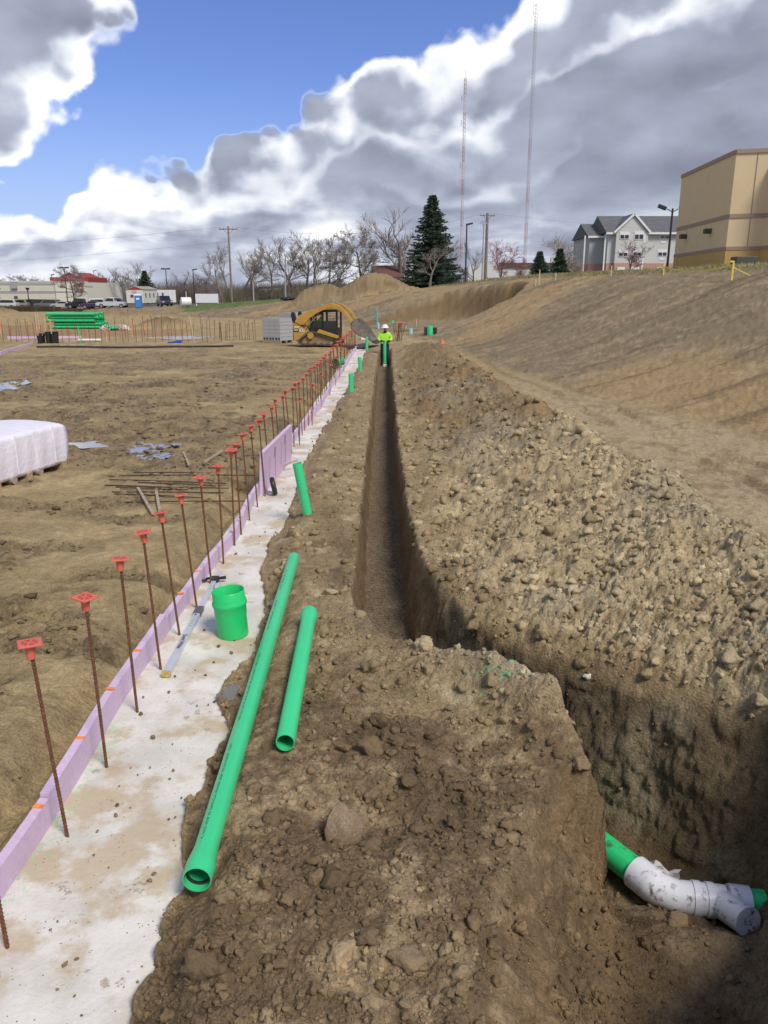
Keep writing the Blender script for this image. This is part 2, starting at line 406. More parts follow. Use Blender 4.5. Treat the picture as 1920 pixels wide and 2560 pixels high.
    churn = sst(pt + .1 * (1 - sst(y, 7, 10)), -.02, .28) * (1 - on_bank) * (x < -1.95) * near
    churn2 = sst(np.abs(fbm(x * .35 + 9, y * .75, 3, 53)), .16, .02) * (x < -1.95) * near     # old wheel lines
    rough = .012 + .05 * on_heap + .02 * right * (1 - footz) + .040 * churn + .012 * churn2
    rough = np.where((cut > .05) & (cut < .97), .016, rough)
    rough = rough * (1 - onfloor * .6) * (1 - footz) * (1 - .6 * grav)
    rough = np.where(far_pile > .1, .13, rough)
    rut = np.zeros_like(x); rmask = (x < -2.2) * (y < 60) * sst(y, 7.5, 10)
    for c0, c1, am, kx, ph in ((7.2, .05, .5, .5, 0), (10.4, -.12, .7, .35, 2), (15.5, .1, 1.0, .3, 1), (18.2, .02, 1.3, .22, 4), (22.5, -.08, 1.2, .25, 3), (26.5, .06, 1.5, .2, 5), (31, .03, 1.6, .15, 2.2), (37, -.03, 1.2, .2, .7)):
        yc = c0 + c1 * x + am * np.sin(x * kx + ph)
        for w in (-.85, .85):
            dr = (y - yc - w) / (1 + c1 * c1) ** .5; rut = np.maximum(rut, np.exp(-(dr / .14) ** 2) * sst(fbm(x * .5 + c0, y * .3, 2, 55), -.25, .25))
    rut = rut * rmask
    xs_ = ip(y, [(0, 5.2), (8, 4.9), (16, 4.3), (24, 3.75), (34, 3.0), (42, 2.3)]); rut2 = np.zeros_like(x)
    for w in (-.55, .55, 1.35): rut2 = np.maximum(rut2, np.exp(-((x - xs_ - w - .12 * np.sin(y * .6 + w)) / .17) ** 2))
    rut2 = rut2 * (1 - on_heap) * (y < 42) * (y > 3) * sst(fbm(y * .4 + 3, x * .6, 2, 56), -.35, .1)
    if detail:
        f1 = fbm(x * 2.2, y * 2.2, 3, 61); f2 = fbm(x * 9, y * 9, 3, 62); f3 = fbm(x * 33, y * 33, 2, 63)
        wx, wy = x + .03 * f2 + .012 * f3, y + .03 * fbm(x * 9 + 7, y * 9, 3, 64) + .012 * fbm(x * 31, y * 31 + 4, 2, 65)
        l1 = lumps(wx * 3.6, wy * 3.6, 71, .5); l2 = lumps(wx * 9, wy * 9, 72, .6); l3 = lumps(wx * 21, wy * 21, 73, .75)
        lum = .62 * l1 + .55 * l2 + .42 * l3 + .3 * lumps(x * 44, y * 44, 74, .8) * (y < 7)
        loose = np.clip(on_heap + right * .75 + .8 * churn + .25 * churn2, 0, 1) * (1 - onfloor) * (1 - .8 * grav)
        crisp = 1 - sst(cut, .02, .2) * .65
        z = z + rough * (1.25 * f1 + (.55 - .3 * on_heap) * f2 + .26 * f3) + loose * crisp * (rough * 1.0) * (lum - .35)
        # streaks along the bank left by tracked machines, cleat marks on the haul strip
        sx = x * .50 - y * .866; sy_ = x * .866 + y * .50
        st = fbm(sx * 1.5, sy_ * .13, 4, 81) * .6 + fbm(sx * 4.5, sy_ * .35, 3, 82) * .4
        z = z + on_bank * (1 - lip) * (.085 * st + .035 * f2) * (1 - on_heap)
        strip = (1 - on_heap) * (1 - on_bank) * sst(x, 3.0, 3.6)
        cl = np.sin((y * .93 + x * .35) * 21) * sst(np.abs(np.abs(x - 4.9 + .07 * (y - 14)) - .75), .3, .18)
        z = z + strip * (.015 * f2 + .022 * f1 + .010 * cl * (y < 22))
        z = z - rut2 * (.05 + .016 * np.sin(y * 24 + x * 3)) + .03 * sst(rut2, .05, .3) * (1 - sst(rut2, .3, .6)) * (1 + f2) * (x > 2)
        z = z + grav * .008 * f3 - .036 * rut * (1 + .3 * np.sin(x * 26)) + .022 * rmask * sst(rut, .05, .3) * (1 - sst(rut, .3, .6)) * (1 + f2)
    if not color: return z
    # soil albedo: what the soil is (dry crumb, damp clay, gravel, turf), with shade put in on the pit bank
    def C(*c): return np.array(c)[None, :]
    def mixc(a, b, t): return a * (1 - t[:, None]) + b * t[:, None]
    n1 = fbm(x * .6, y * .6 + z * .5, 4, 91); n2 = fbm(x * 3.1 + z * 2.6, y * 3.1 - z * 3.4, 4, 92); n3 = fbm(x * 13 - z * 11, y * 13 + z * 12, 3, 93)
    wq = 1 - sst(cut, .03, .2) * .85; wk_ = np.where(cut > .02)[0]
    if len(wk_):
        n1 = n1.copy(); n1[wk_] = fbm3(x[wk_] * .9, y[wk_] * .9, z[wk_] * .9, 3, 191); n2[wk_] = fbm3(x[wk_] * 3.5, y[wk_] * 3.5, z[wk_] * 3.5, 3, 192); n3[wk_] = .6 * fbm3(x[wk_] * 12, y[wk_] * 12, z[wk_] * 12, 2, 193)
    dry = C(.39, .325, .213); clay = C(.235, .17, .095); damp = C(.105, .078, .045); pale = C(.46, .40, .285); grey = C(.25, .23, .175)
    n4 = fbm(x * 34 + z * 20, y * 34 - z * 20, 2, 94) * wq
    base = mixc(C(.30, .235, .132) + 0 * x[:, None], C(.37, .295, .172), sst(n1 + .5 * n2, -.3, .5))
    c = mixc(base, damp, np.clip(.8 * churn * sst(n2 + .5 * n3, -.5, .35) + .35 * sst(n1 - .2 * n2, .1, .6), 0, 1))
    c = mixc(c, C(.29, .235, .14), .55 * churn * sst(n3 + .4 * n4, .1, .5))
    c = mixc(c, C(.115, .088, .052), .6 * rut * sst(n2 + n3, -.6, .3))
    band = sst(fbm(x * .13 - y * .10, y * .045 + x * .04, 3, 95), -.12, .22)
    sx = x * .50 - y * .866; sy_ = x * .866 + y * .50; stv = fbm(sx * 1.5, sy_ * .13, 4, 81) * .6 + fbm(sx * 4.5, sy_ * .35, 3, 82) * .4
    cb = mixc(C(.30, .222, .125) + 0 * x[:, None], C(.205, .168, .112), band); cb = mixc(cb, C(.35, .28, .175), sst(n2 + n1, .1, .8) * .5)
    cb = mixc(cb, C(.12, .088, .052), sst(stv, .10, .42) * .65); cb = mixc(cb, C(.37, .29, .18), sst(-stv, .12, .45) * .45)
    c = mixc(c, cb, on_bank)
    strip = (1 - on_bank) * sst(x, 2.9, 3.5); c = mixc(c, mixc(C(.37, .305, .205) + 0 * x[:, None], C(.20, .15, .088), sst(n2 + .6 * n1, .05, .5) * .8), .9 * strip * (1 - sst(y, 18, 30)))
    c = mixc(c, C(.155, .115, .068), .6 * rut2 * sst(n2 + n3, -.5, .3))
    ch = mixc(dry + 0 * x[:, None], clay, np.clip(sst(y + 1.5 * n1, 10.5, 14.5) * .95 + .3 * sst(n1 + n2, .1, .7), 0, 1)); ch = mixc(ch, pale, .55 * sst(n3 + n2 * .6, .15, .6) * (1 - sst(y, 11, 15))); ch = mixc(ch, grey, .5 * sst(-n1 + .3 * n2, 0, .5)); ch = mixc(ch, C(.17, .125, .075), .55 * sst(-n3 + .5 * n4, .15, .55))
    c = mixc(c, ch, on_heap)
    cbm = mixc(C(.265, .205, .125) + 0 * x[:, None], pale, .5 * sst(n2 + .5 * n3, .15, .7)); cbm = mixc(cbm, damp, .6 * sst(-n2 + .4 * n3, .1, .6)); cbm = mixc(cbm, C(.29, .23, .14), sst(y, 8, 12) * .5)
    subs = mixc(C(.165, .122, .075) + 0 * x[:, None], C(.27, .21, .135), sst(n2 + .7 * n3, .05, .6)); subs = mixc(subs, C(.095, .07, .042), .6 * sst(-n2 + .5 * n4, .1, .6))
    cbm = mixc(cbm, subs, sst(4.62 + .3 * n1 - .25 * x - y, -.15, .2)); cbm = mixc(cbm, C(.42, .36, .255), .75 * np.exp(-(dsg / .2) ** 2))
    c = mixc(c, cbm, right * (1 - on_heap))
    wall = sst(cut, .03, .2); pitw = hs & (y < 6.6); cw = mixc(np.where(pitw[:, None], C(.115, .092, .06), C(.19, .135, .076)), np.where(pitw[:, None], C(.155, .135, .098), C(.13, .095, .056)), sst(n1 + n2, -.1, .6)); cw = mixc(cw, np.where(pitw[:, None], C(.18, .145, .095), C(.26, .19, .115)), .5 * sst(n3 + .5 * n2, .1, .5))  # heap-side pit bank darker: damp soil plus shade put into the colour
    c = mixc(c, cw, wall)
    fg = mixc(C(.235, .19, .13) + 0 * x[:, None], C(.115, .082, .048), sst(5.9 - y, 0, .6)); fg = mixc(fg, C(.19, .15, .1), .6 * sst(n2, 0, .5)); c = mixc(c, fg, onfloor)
    c = mixc(c, C(.315, .26, .18), grav * .9)
    pilec = mixc(C(.235, .18, .108) + 0 * x[:, None], C(.14, .105, .065), sst(n1 + n2, 0, .6)); c = mixc(c, pilec, np.clip(far_pile * 1.5, 0, 1))
    c = mixc(c, C(.15, .105, .06), sst(sd_, .0, .05) * (1 - sst(sd_, .15, .25)) * .8 * on_bank); c = mixc(c, C(.24, .2, .13), sst(sd_, .15, .25) * .6)
    c = mixc(c, C(.27, .15, .085), sst(fbm(x * .05, y * .11, 3, 97), .0, .3) * sst(y, 44, 50) * (x < -14) * (y < 85) * .55)
    pxl = x / y
    turf = np.clip(sst(bt, .955, .975) * sst(y, 15, 25) * (1 - sst(y, 80, 88)) * (sc < .1) + sst(y + 1.5 * n1, 101, 104) * sst(pxl, -.27, -.25) * (1 - sst(pxl, -.125, -.105)) + sst(y, 118, 130) * (pxl > -.26) + sst(y, 160, 175), 0, 1)
    tg = mixc(C(.085, .135, .035) + 0 * x[:, None], C(.17, .165, .075), sst(n1 + n2, 0, .8)); tg = mixc(tg, C(.23, .2, .12), sst(bt, .9, .97) * (y < 100) * .7); tg = mixc(tg, C(.12, .10, .07), sst(y, 130, 140) * .7)
    c = mixc(c, tg, turf)
    c = mixc(c, C(.2, .2, .2), sst(y, 134, 136) * (1 - sst(y, 158, 160)) * (x < -38))
    c = mixc(c, C(.08, .36, .22), .7 * np.exp(-(((x - .78) / .22) ** 2 + ((y - 4.72) / .16) ** 2)) * sst(n3 + .6 * n4, .15, .4))
    c = c * (1 + .16 * n2 + .12 * n3)[:, None] * C(1.06, 1.03, .95) * 1.06
    rockm = np.clip(.25 + .75 * on_heap + .6 * right + .5 * churn, 0, 1) * (1 - turf)
    return z, np.clip(c, .01, .8), sst(cut, .03, .25) * (1 - sst(cut, .93, 1.0)), grav + onfloor * (y > 5.6), churn * (x < -1.95), loose * (1 - sst(cut, .02, .2)) * (1 - footz)

def G(u, v):
    """where the ray through a photo pixel meets the ground"""
    d = ray(u, v); t = np.concatenate([np.arange(1.5, 12, .02), np.geomspace(12, 900, 4000)])
    pz = CH + d.z * t; g = ground(d.x * t, d.y * t, False)
    i = int(np.argmax(pz < g)) if (pz < g).any() else len(t) - 1
    return Vector((d.x * t[i], d.y * t[i], float(g[i])))
def gz(x, y, detail=True): return float(ground(np.array([float(x)]), np.array([float(y)]), detail)[0])

ys = [.6]
while ys[-1] < 2600:
    yy = ys[-1]; ys.append(yy + max(.0068 if yy > 1.9 else .02, min(.00070 * yy * yy, .0105 * yy) if not 3.2 < yy < 5.6 else .0085))
ys = np.array(ys); ts = [0.0]
while ts[-1] < 3.2: ts.append(ts[-1] + (.00185 if ts[-1] < .60 else min(.08, .00185 * (1 + (ts[-1] - .60) * 30))))
ts = np.array([-t for t in ts[:0:-1]] + ts)
GX = ts[None, :] * (ys[:, None] + .85); GY = np.repeat(ys[:, None], len(ts), 1)
gx, gy = GX.ravel(), GY.ravel()
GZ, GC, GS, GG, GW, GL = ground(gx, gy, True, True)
# break up the cut banks: push them in and out by a noise that also varies with depth
bk = GS * (gy < 45); ux, uy = bank_dir(gx, gy)
push = np.zeros_like(gx); mk = np.where(bk > .001)[0]; mx, my, mz = gx[mk], gy[mk], GZ[mk]
cl3 = np.abs(fbm3(mx * 7, my * 7, mz * 7, 3, 405)); cl4 = np.abs(fbm3(mx * 17, my * 17, mz * 17, 2, 406))
push[mk] = bk[mk] * np.where(my < 7, 1.0, .7) * (.075 * fbm3(mx * 2.4, my * 2.4, mz * 2.4, 3, 401) - .06 * (cl3 - .25) - .03 * (cl4 - .25))
gx = gx + ux * push; gy = gy + uy * push
nr, nc = GX.shape
idx = np.arange(nr * nc).reshape(nr, nc)
quads = np.stack([idx[:-1, :-1], idx[:-1, 1:], idx[1:, 1:], idx[1:, :-1]], -1).reshape(-1, 4)
me = bpy.data.meshes.new('ground'); me.vertices.add(nr * nc); me.vertices.foreach_set('co', np.stack([gx, gy, GZ], 1).ravel().astype(np.float32))
me.loops.add(quads.size); me.loops.foreach_set('vertex_index', quads.ravel().astype(np.int32))
me.polygons.add(len(quads)); me.polygons.foreach_set('loop_start', np.arange(0, quads.size, 4).astype(np.int32))
me.polygons.foreach_set('use_smooth', np.ones(len(quads), bool)); me.update(); me.validate()
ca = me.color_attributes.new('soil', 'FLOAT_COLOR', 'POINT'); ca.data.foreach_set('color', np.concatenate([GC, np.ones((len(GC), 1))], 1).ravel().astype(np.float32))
ga = me.attributes.new('gravel', 'FLOAT', 'POINT'); ga.data.foreach_set('value', GG.astype(np.float32))
wa = me.attributes.new('mud', 'FLOAT', 'POINT'); wa.data.foreach_set('value', GW.astype(np.float32))
gm = bpy.data.materials.new('site_soil'); gm.use_nodes = True; t = gm.node_tree; b = t.nodes['Principled BSDF']; n = NB(t)
co = nd(t, 'ShaderNodeTexCoord').outputs['Object']
sc_ = nd(t, 'ShaderNodeAttribute', attribute_name='soil').outputs['Color']; gr_ = nd(t, 'ShaderNodeAttribute', attribute_name='gravel').outputs['Fac']; mu_ = nd(t, 'ShaderNodeAttribute', attribute_name='mud').outputs['Fac']
fine = n.noise(co, 55, 5, .65); mid = n.noise(co, 14, 4, .6)
c = n.mix(1.0, sc_, n.mix(n.ss(mid, .3, .7, kind='LINEAR'), (.80, .79, .77), (1.2, 1.2, 1.2)), 'MULTIPLY'); c = n.mix(1.0, c, n.mix(n.ss(fine, .25, .75, kind='LINEAR'), (.58, .57, .55), (1.38, 1.38, 1.38)), 'MULTIPLY')
peb = n.vor(co, 70, 'F1', out='Color'); pv = n.m('MULTIPLY_ADD', n.sep(peb)[0], .95, .5)
c = n.mix(gr_, c, n.mix(1.0, c, n.xyz(pv, pv, pv), 'MULTIPLY'))
speck = n.vor(co, 24, 'F1', out='Distance'); c = n.mix(n.ss(speck, .085, .05, 0, .6), c, (.50, .44, .33))
n.put(b.inputs['Base Color'], c); n.put(b.inputs['Roughness'], n.ss(mu_, 0, 1, .95, .72)); b.inputs['Specular IOR Level'].default_value = .25
hgt = n.m('ADD', n.m('MULTIPLY', fine, .9), n.m('ADD', n.m('MULTIPLY', mid, .8), n.m('MULTIPLY', n.m('MULTIPLY', n.vor(co, 70, 'F1'), gr_), -1.2)))
bp = nd(t, 'ShaderNodeBump'); bp.inputs['Strength'].default_value = .85; bp.inputs['Distance'].default_value = .03; n.put(bp.inputs['Height'], hgt); t.links.new(bp.outputs[0], b.inputs['Normal'])
ground_o = tag(link('ground', me, gm), kind='structure')

# ------------------------------------------------------------------ concrete footing
cm = bpy.data.materials.new('footing_concrete'); cm.use_nodes = True; t = cm.node_tree; b = t.nodes['Principled BSDF']; n = NB(t)
co = nd(t, 'ShaderNodeTexCoord').outputs['Object']
base = n.mix(n.ss(n.noise(co, 2.2, 6, .6), .35, .65), (.58, .56, .49), (.74, .72, .66))
stain = n.ss(n.m('ADD', n.noise(co, 1.9, 6, .62), n.m('MULTIPLY', n.noise(co, .7, 2, .5), .35)), .66, .78)
base = n.mix(n.m('MULTIPLY', stain, .75), base, (.47, .36, .21))
clot = n.ss(n.noise(co, 5.5, 6, .7), .62, .68); base = n.mix(n.m('MULTIPLY', clot, .7), base, (.36, .27, .17))
spk = n.ss(n.vor(co, 34), .16, .10); sp2 = n.ss(n.noise(co, 6, 2), .48, .6); base = n.mix(n.m('MULTIPLY', spk, sp2), base, (.16, .13, .10))
px_, py_, pz_ = n.sep(co); gp = n.m('MULTIPLY', n.ss(n.m('ABSOLUTE', n.m('SUBTRACT', px_, -1.86)), .16, .04), n.m('MULTIPLY', n.ss(n.noise(co, 20, 5, .8), .5, .62), n.ss(n.noise(co, .9, 2), .48, .58)))
base = n.mix(n.m('MULTIPLY', gp, .75), base, (.16, .62, .22))
n.put(b.inputs['Base Color'], base); b.inputs['Roughness'].default_value = .85
bp = nd(t, 'ShaderNodeBump'); bp.inputs['Strength'].default_value = .5; bp.inputs['Distance'].default_value = .012; n.put(bp.inputs['Height'], n.m('ADD', n.noise(co, 28, 6, .65), n.m('MULTIPLY', clot, 1.2))); t.links.new(bp.outputs[0], b.inputs['Normal'])
fy = np.concatenate([np.arange(.6, 12, .06), np.arange(12, 41.4, .3)]); fx = np.linspace(-1.985, -.62, 26)
FX, FY = np.meshgrid(fx, fy); FZ = .012 * fbm(FX.ravel() * 1.3, FY.ravel() * 1.3, 3, 200) + .004 * fbm(FX.ravel() * 9, FY.ravel() * 9, 2, 201)
FZ = FZ.reshape(FX.shape); FX = FX + (FX > -.7) * 0
mb = MB(); k = len(fx); vv = [(FX[i, j], FY[i, j], FZ[i, j]) for i in range(len(fy)) for j in range(k)]
mb.add(vv, [(i * k + j, i * k + j + 1, (i + 1) * k + j + 1, (i + 1) * k + j) for i in range(len(fy) - 1) for j in range(k - 1)])
mb.add([(-1.985, fy[0], FZ[0, 0]), (-1.985, fy[-1], FZ[-1, 0]), (-1.985, fy[-1], -.3), (-1.985, fy[0], -.3)], [(0, 1, 2, 3)])
tag(mb.build('concrete_footing', cm, smooth=True), 'long strip of pale grey poured concrete footing, muddy in places, beside the trench', 'footing')
# ------------------------------------------------------------------ foam boards along the footing
M_FOAM = mat('pink_foam', (.62, .47, .63), .75, var=.08, vscale=30, bump=.15, bscale=120, dirt=(.40, .35, .30), dscale=4, damt=.36)
M_ORANGE = mat('orange_paint', (.85, .26, .07), .8, var=.2, vscale=40)
fpx = [(-60, 2340), (6, 2241), (220, 1913), (300, 1775), (339, 1708), (390, 1627), (425, 1572), (463, 1519), (532, 1427), (590, 1353), (648, 1240), (690, 1185), (728, 1115), (771, 1061), (801, 1024), (831, 970), (861, 925), (885, 883), (902, 862)]
fpts = sorted((P(u, v, 0).y, P(u, v, 0).x) for u, v in fpx)
def foam_x(y): return float(np.interp(y, [a for a, b in fpts], [b for a, b in fpts])) + .012 * math.sin(y * 2.3)
yb = 1.2; k = 0; foam_boards = []
while yb < 40:
    y1 = min(yb + 2.44, 40.2)
    if not (10.2 < (yb + y1) / 2 < 13.2):
        mb = MB(); st = np.linspace(yb + .004, y1 - .004, 14); h = .165 + .02 * math.sin(k * 2.1)
        vs = []
        for q in st:
            x = foam_x(q); hh = h + .008 * math.sin(q * 3.1 + k)
            vs += [(x, q, -.06), (x, q, hh), (x - .052, q + .004, hh), (x - .052, q + .004, -.06)]
        n_ = len(st); fs = [(i * 4 + a, i * 4 + (a + 1) % 4, i * 4 + 4 + (a + 1) % 4, i * 4 + 4 + a) for i in range(n_ - 1) for a in range(4)] + [(0, 1, 2, 3), ((n_ - 1) * 4 + 3, (n_ - 1) * 4 + 2, (n_ - 1) * 4 + 1, (n_ - 1) * 4)]
        fb = mb.add(vs, fs).build('foam_board', M_FOAM)
        if y1 < 12: lab = ['lilac foam edge board passing the belled end of the long green pipe', 'lilac foam edge board running behind the short green pipe, orange marks on top', 'lilac foam edge board beside the levelling rod and green coupling', 'lilac foam edge board ending at the tall standing foam sheet'][min(k, 3)]; grp = 'foam boards before the tall sheet'
        else: lab = 'wavy lilac foam insulation board edging the footing beyond the tall standing sheet'; grp = 'foam boards beyond the tall sheet'
        tag(fb, lab, 'foam board', grp)
        foam_boards.append((yb, y1, h, fb))
    yb = y1; k += 1
# tall sheet standing on edge, with its printing
a_, b_ = P(658, 1240, 0), P(729, 1152, 0)
sheet = empty('foam_sheet', a_); dv = (b_ - a_); ang = math.atan2(dv.y, dv.x); sheet.rotation_euler = (R(3), 0, ang)
tag(sheet, 'tall lilac foam insulation sheet standing on edge on the footing, printed in black', 'foam sheet')
L_ = dv.length
MB().box((L_ / 2, .03, .31), (L_, .055, .64)).build('panel', M_FOAM, sheet, bevel=.004)
M_INK = mat('dark_ink', (.10, .055, .12), .8)
M_INK2 = mat('pale_ink', (.34, .24, .36), .8)
for x_, z_, w_, h_ in ((.86, .47, .05, .15), (1.72, .5, .05, .16)):
    MB().box((x_, -.0005, z_), (w_, .004, h_)).build('printed_block', M_INK, sheet)
    for q in range(7): MB().box((x_ + .04 + .003 * q, -.0005, z_ - .11 - q * .042), (.018, .004, .022)).build('printed_mark', M_INK, sheet)
for q in range(16):
    MB().box((.46 + .02 * math.sin(q), -.0005, .10 + q * .024), (.05, .003, .006)).build('printed_line', M_INK2, sheet); MB().box((1.40 + .01 * (q % 3), -.0005, .12 + q * .026), (.06, .003, .006)).build('printed_line', M_INK2, sheet)

# ------------------------------------------------------------------ capped rebar dowels along the footing
M_RUST = mat('rusty_steel', (.17, .075, .035), .85, .2, var=.45, vscale=45, bump=.4, bscale=200)
M_CAP = mat('orange_plastic', (.62, .135, .085), .5, var=.12, vscale=25)
M_CAPD = mat('cap_recess_shade', (.42, .05, .03), .6)  # cap slots are thin plates, recess shade put into their colour
def bar_mesh(L, ribs):
    mb = MB(); zs = []; rs = []
    if ribs:
        q = 0.0
        while q < L: zs += [q, q + .009, q + .012, q + .018]; rs += [.0085, .0085, .0108, .0108]; q += .021
    else: zs = [0, L]; rs = [.0095, .0095]
    mb.tube([(0, 0, z - .06) for z in zs] + [(0, 0, L)], rs + [.0085], 7 if ribs else 5); return mb
REB_L = 1.10
bar_near = bar_mesh(REB_L, True).build('bar', M_RUST, smooth=True); bar_far = bar_mesh(REB_L, False).build('bar', M_RUST, smooth=True)
cb = MB(); cb.lathe([(.012, -.075), (.021, -.075), (.026, -.012), (.033, 0), (.033, .004)], 14)
cb.box((0, 0, .007), (.112, .112, .008)); cap_near = cb.build('safety_cap', M_CAP, bevel=.0015)
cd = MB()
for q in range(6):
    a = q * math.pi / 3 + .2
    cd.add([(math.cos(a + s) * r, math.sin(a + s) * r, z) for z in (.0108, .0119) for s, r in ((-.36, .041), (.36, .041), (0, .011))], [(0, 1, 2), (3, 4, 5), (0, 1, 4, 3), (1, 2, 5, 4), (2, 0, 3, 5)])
rec_near = cd.build('cap_slot_shade', M_CAPD, cap_near)
cf = MB(); cf.tube([(0, 0, -.075), (0, 0, 0)], [.021, .031], 6).box((0, 0, .006), (.112, .112, .009)); cap_far = cf.build('safety_cap', M_CAP)
TOPS = {1: (75, 1612), 2: (213, 1497), 3: (300, 1400), 4: (357, 1333), 5: (402, 1284), 6: (452, 1240), 7: (500, 1195), 8: (545, 1167), 9: (577, 1127)}
rx = [(2.79, -1.69), (3.53, -1.72), (4.16, -1.73), (4.8, -1.745), (5.4, -1.76), (6.1, -1.775), (10, -1.775), (20, -1.78), (40, -1.75)]
near_cols = [bar_near, cap_near, rec_near]
def dowel(x, y, top, i, near, yaw, lab, grp):
    d = Vector(top) - Vector((x, y, 0)); e = empty('rebar_dowel', (x, y, 0)); L = d.length
    e.rotation_euler = d.to_track_quat('Z', 'Y').to_euler(); tag(e, lab, 'rebar', grp)
    src_b, src_c = (bar_near, cap_near) if near else (bar_far, cap_far)
    o = src_b.copy(); COL.objects.link(o); o.parent = e; o.scale = (1, 1, L / REB_L)
    o = src_c.copy(); COL.objects.link(o); o.parent = e; o.location = (0, 0, L + .012); o.rotation_euler = (random.uniform(-.1, .1), random.uniform(-.12, .12), yaw)
    if near:
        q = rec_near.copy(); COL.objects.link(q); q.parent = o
    return e
ORD = 'first second third fourth fifth sixth seventh eighth ninth tenth eleventh twelfth thirteenth fourteenth fifteenth sixteenth'.split()
ny = [2.79, 3.53, 4.16, 4.81, 5.44, 6.05, 6.66, 7.27, 7.86, 8.48] + [2.79 + .612 * i for i in range(10, 63)]
nb4 = sum(y < 10.5 for y in ny); nat = sum(10.5 <= y < 13.4 for y in ny)
for i in range(63):
    y = 2.79 + .612 * i if i else 2.79
    if i == 0: y = 2.79
    elif i < 10: y = [0, 3.53, 4.16, 4.81, 5.44, 6.05, 6.66, 7.27, 7.86, 8.48][i]
    x = ip(y, rx) + (random.gauss(0, .012) if i > 9 else 0)
    if i in TOPS: tp = D(*TOPS[i], y) - Vector((0, 0, .01))
    else: tp = Vector((x - .035 + random.gauss(0, .025), y + random.gauss(0, .03), 1.09 + random.gauss(0, .02)))
    if y < 10.5: lab, grp = 'rusty rebar with orange square cap, %s one in front of the tall foam sheet' % ORD[nb4 - 1 - i], 'capped rebars before the tall sheet'
    elif y < 13.4: lab, grp = 'rusty capped rebar standing along the tall lilac foam sheet, %s from its near end' % ORD[i - nb4], 'capped rebars at the tall sheet'
    elif i - nb4 - nat < 16: lab, grp = 'rusty rebar with orange cap, %s one past the far end of the tall foam sheet' % ORD[i - nb4 - nat], 'capped rebars beyond the tall sheet'
    else: lab, grp = 'rusty rebar with orange cap in the dense far stretch of the row before the loader', 'capped rebars before the loader'
    dowel(float(x), y, tp, i, y < 14, random.uniform(-.6, .6) + (.5 if i == 1 else 0), lab, grp)
# lower capped bars of the second row behind the sheet
for i, (y, x) in enumerate([(14.6, -1.72), (16.9, -1.70), (19.4, -1.72), (22.1, -1.70), (24.4, -1.69), (26.6, -1.70), (28.7, -1.68)]):
    dowel(x, y, (x + .02, y + .1, .86), 0, False, random.uniform(-.6, .6), 'short capped rebar standing lower than its neighbours, %s short one past the tall sheet' % ORD[i], 'short capped rebars')
for o in near_cols + [bar_far, cap_far]: bpy.data.objects.remove(o, do_unlink=True)
for yb, y1, h, fb in foam_boards:
    for q in range(70):
        y = 2.95 + .614 * q
        if yb < y < y1 and y < 18 and random.random() < .8:
            mb = MB(); x = foam_x(y); mb.box((x - .026, y, h + .0035 + .008 * math.sin(y * 3.1)), (.054, .030, .006), rz=random.uniform(-.2, .2)); mb.build('paint_mark', M_ORANGE, fb)

# ------------------------------------------------------------------ green sewer pipe
M_GREEN = mat('green_pvc', (.05, .60, .245), .32, var=.05, vscale=3, dirt=(.16, .115, .06), dscale=14, damt=.30)
M_GASK = mat('black_rubber', (.012, .012, .013), .55)
M_PRINT = mat('pipe_print', (.012, .06, .03), .7)
def orient(o, a, b, roll=0.0):
    o.location = a; d = Vector(b) - Vector(a); q = d.to_track_quat('Z', 'X'); o.rotation_mode = 'QUATERNION'; o.rotation_quaternion = q @ Euler((0, 0, roll)).to_quaternion()
def pipe_body(L, r, bell=True, w=.005, bl=.13, br=1.2, n=40):
    """pipe along +Z from z=0, bell at z=0"""
    if bell:
        o = [(r * br, 0), (r * br * 1.015, .006), (r * br * 1.015, bl * .32), (r * br * 1.055, bl * .42), (r * br * 1.055, bl * .62), (r * br, bl * .78), (r, bl * 1.35), (r, L - .012), (r * .96, L)]
    else: o = [(r, 0), (r, L)]
    i = [(q - w, z) for q, z in o[::-1]]
    return MB().lathe(o + i, n, closed=True)
def pipe_print(name, body, L, r, parent, z0, ang, size, flip=False):
    """lettering wrapped on the pipe wall, running along it"""
    me = text_mesh(body, size, 0.0); n = len(me.vertices); co = np.zeros(n * 3, np.float32); me.vertices.foreach_get('co', co); co = co.reshape(-1, 3)
    w = np.ptp(co[:, 0]); k = L / w; u = co[:, 0] * k * (1 if not flip else -1); v = co[:, 1] * (1 if not flip else -1); th = ang + v / r
    new = np.stack([(r + .0008) * np.cos(th), (r + .0008) * np.sin(th), z0 + u], 1).astype(np.float32); me.vertices.foreach_set('co', new.ravel()); me.update()
    return link(name, me, M_PRINT, parent)
A, B = P(492, 2200, .165), P(735, 1394, .19)
lp = empty('long_green_pipe'); orient(lp, A, B); LL = (B - A).length
tag(lp, 'long green sewer pipe with belled end and black gasket, lying along the white footing', 'pipe')
pipe_body(LL, .0585, True, bl=.15, br=1.15).build('barrel', M_GREEN, lp, smooth=True)
MB().lathe([(.0625, .04), (.0625, .058), (.054, .054), (.054, .044)], 40, closed=True).build('gasket', M_GASK, lp, smooth=True)
up_l = lp.rotation_quaternion.inverted() @ Vector((-.35, -.25, .9)); a_up = math.atan2(up_l.y, up_l.x)
for z0, ln, tx in ((.62, .85, '- 4" PVC SDR 35 GRAVITY SEWER PIPE  ASTM D3034  12454'), (1.75, .95, '- 100 MM DR35 PVC SEWER  ASTM D3034 - SDR 35 PSM'), (2.95, .6, 'PVC SEWER PIPE  4" SDR 35'), (3.75, .5, 'PVC SDR 35 - 4"')):
    pipe_print('printed_lettering', tx, ln, .0585, lp, z0, a_up, .02)
A, B = P(774, 1533, .235), P(713, 1857, .205)
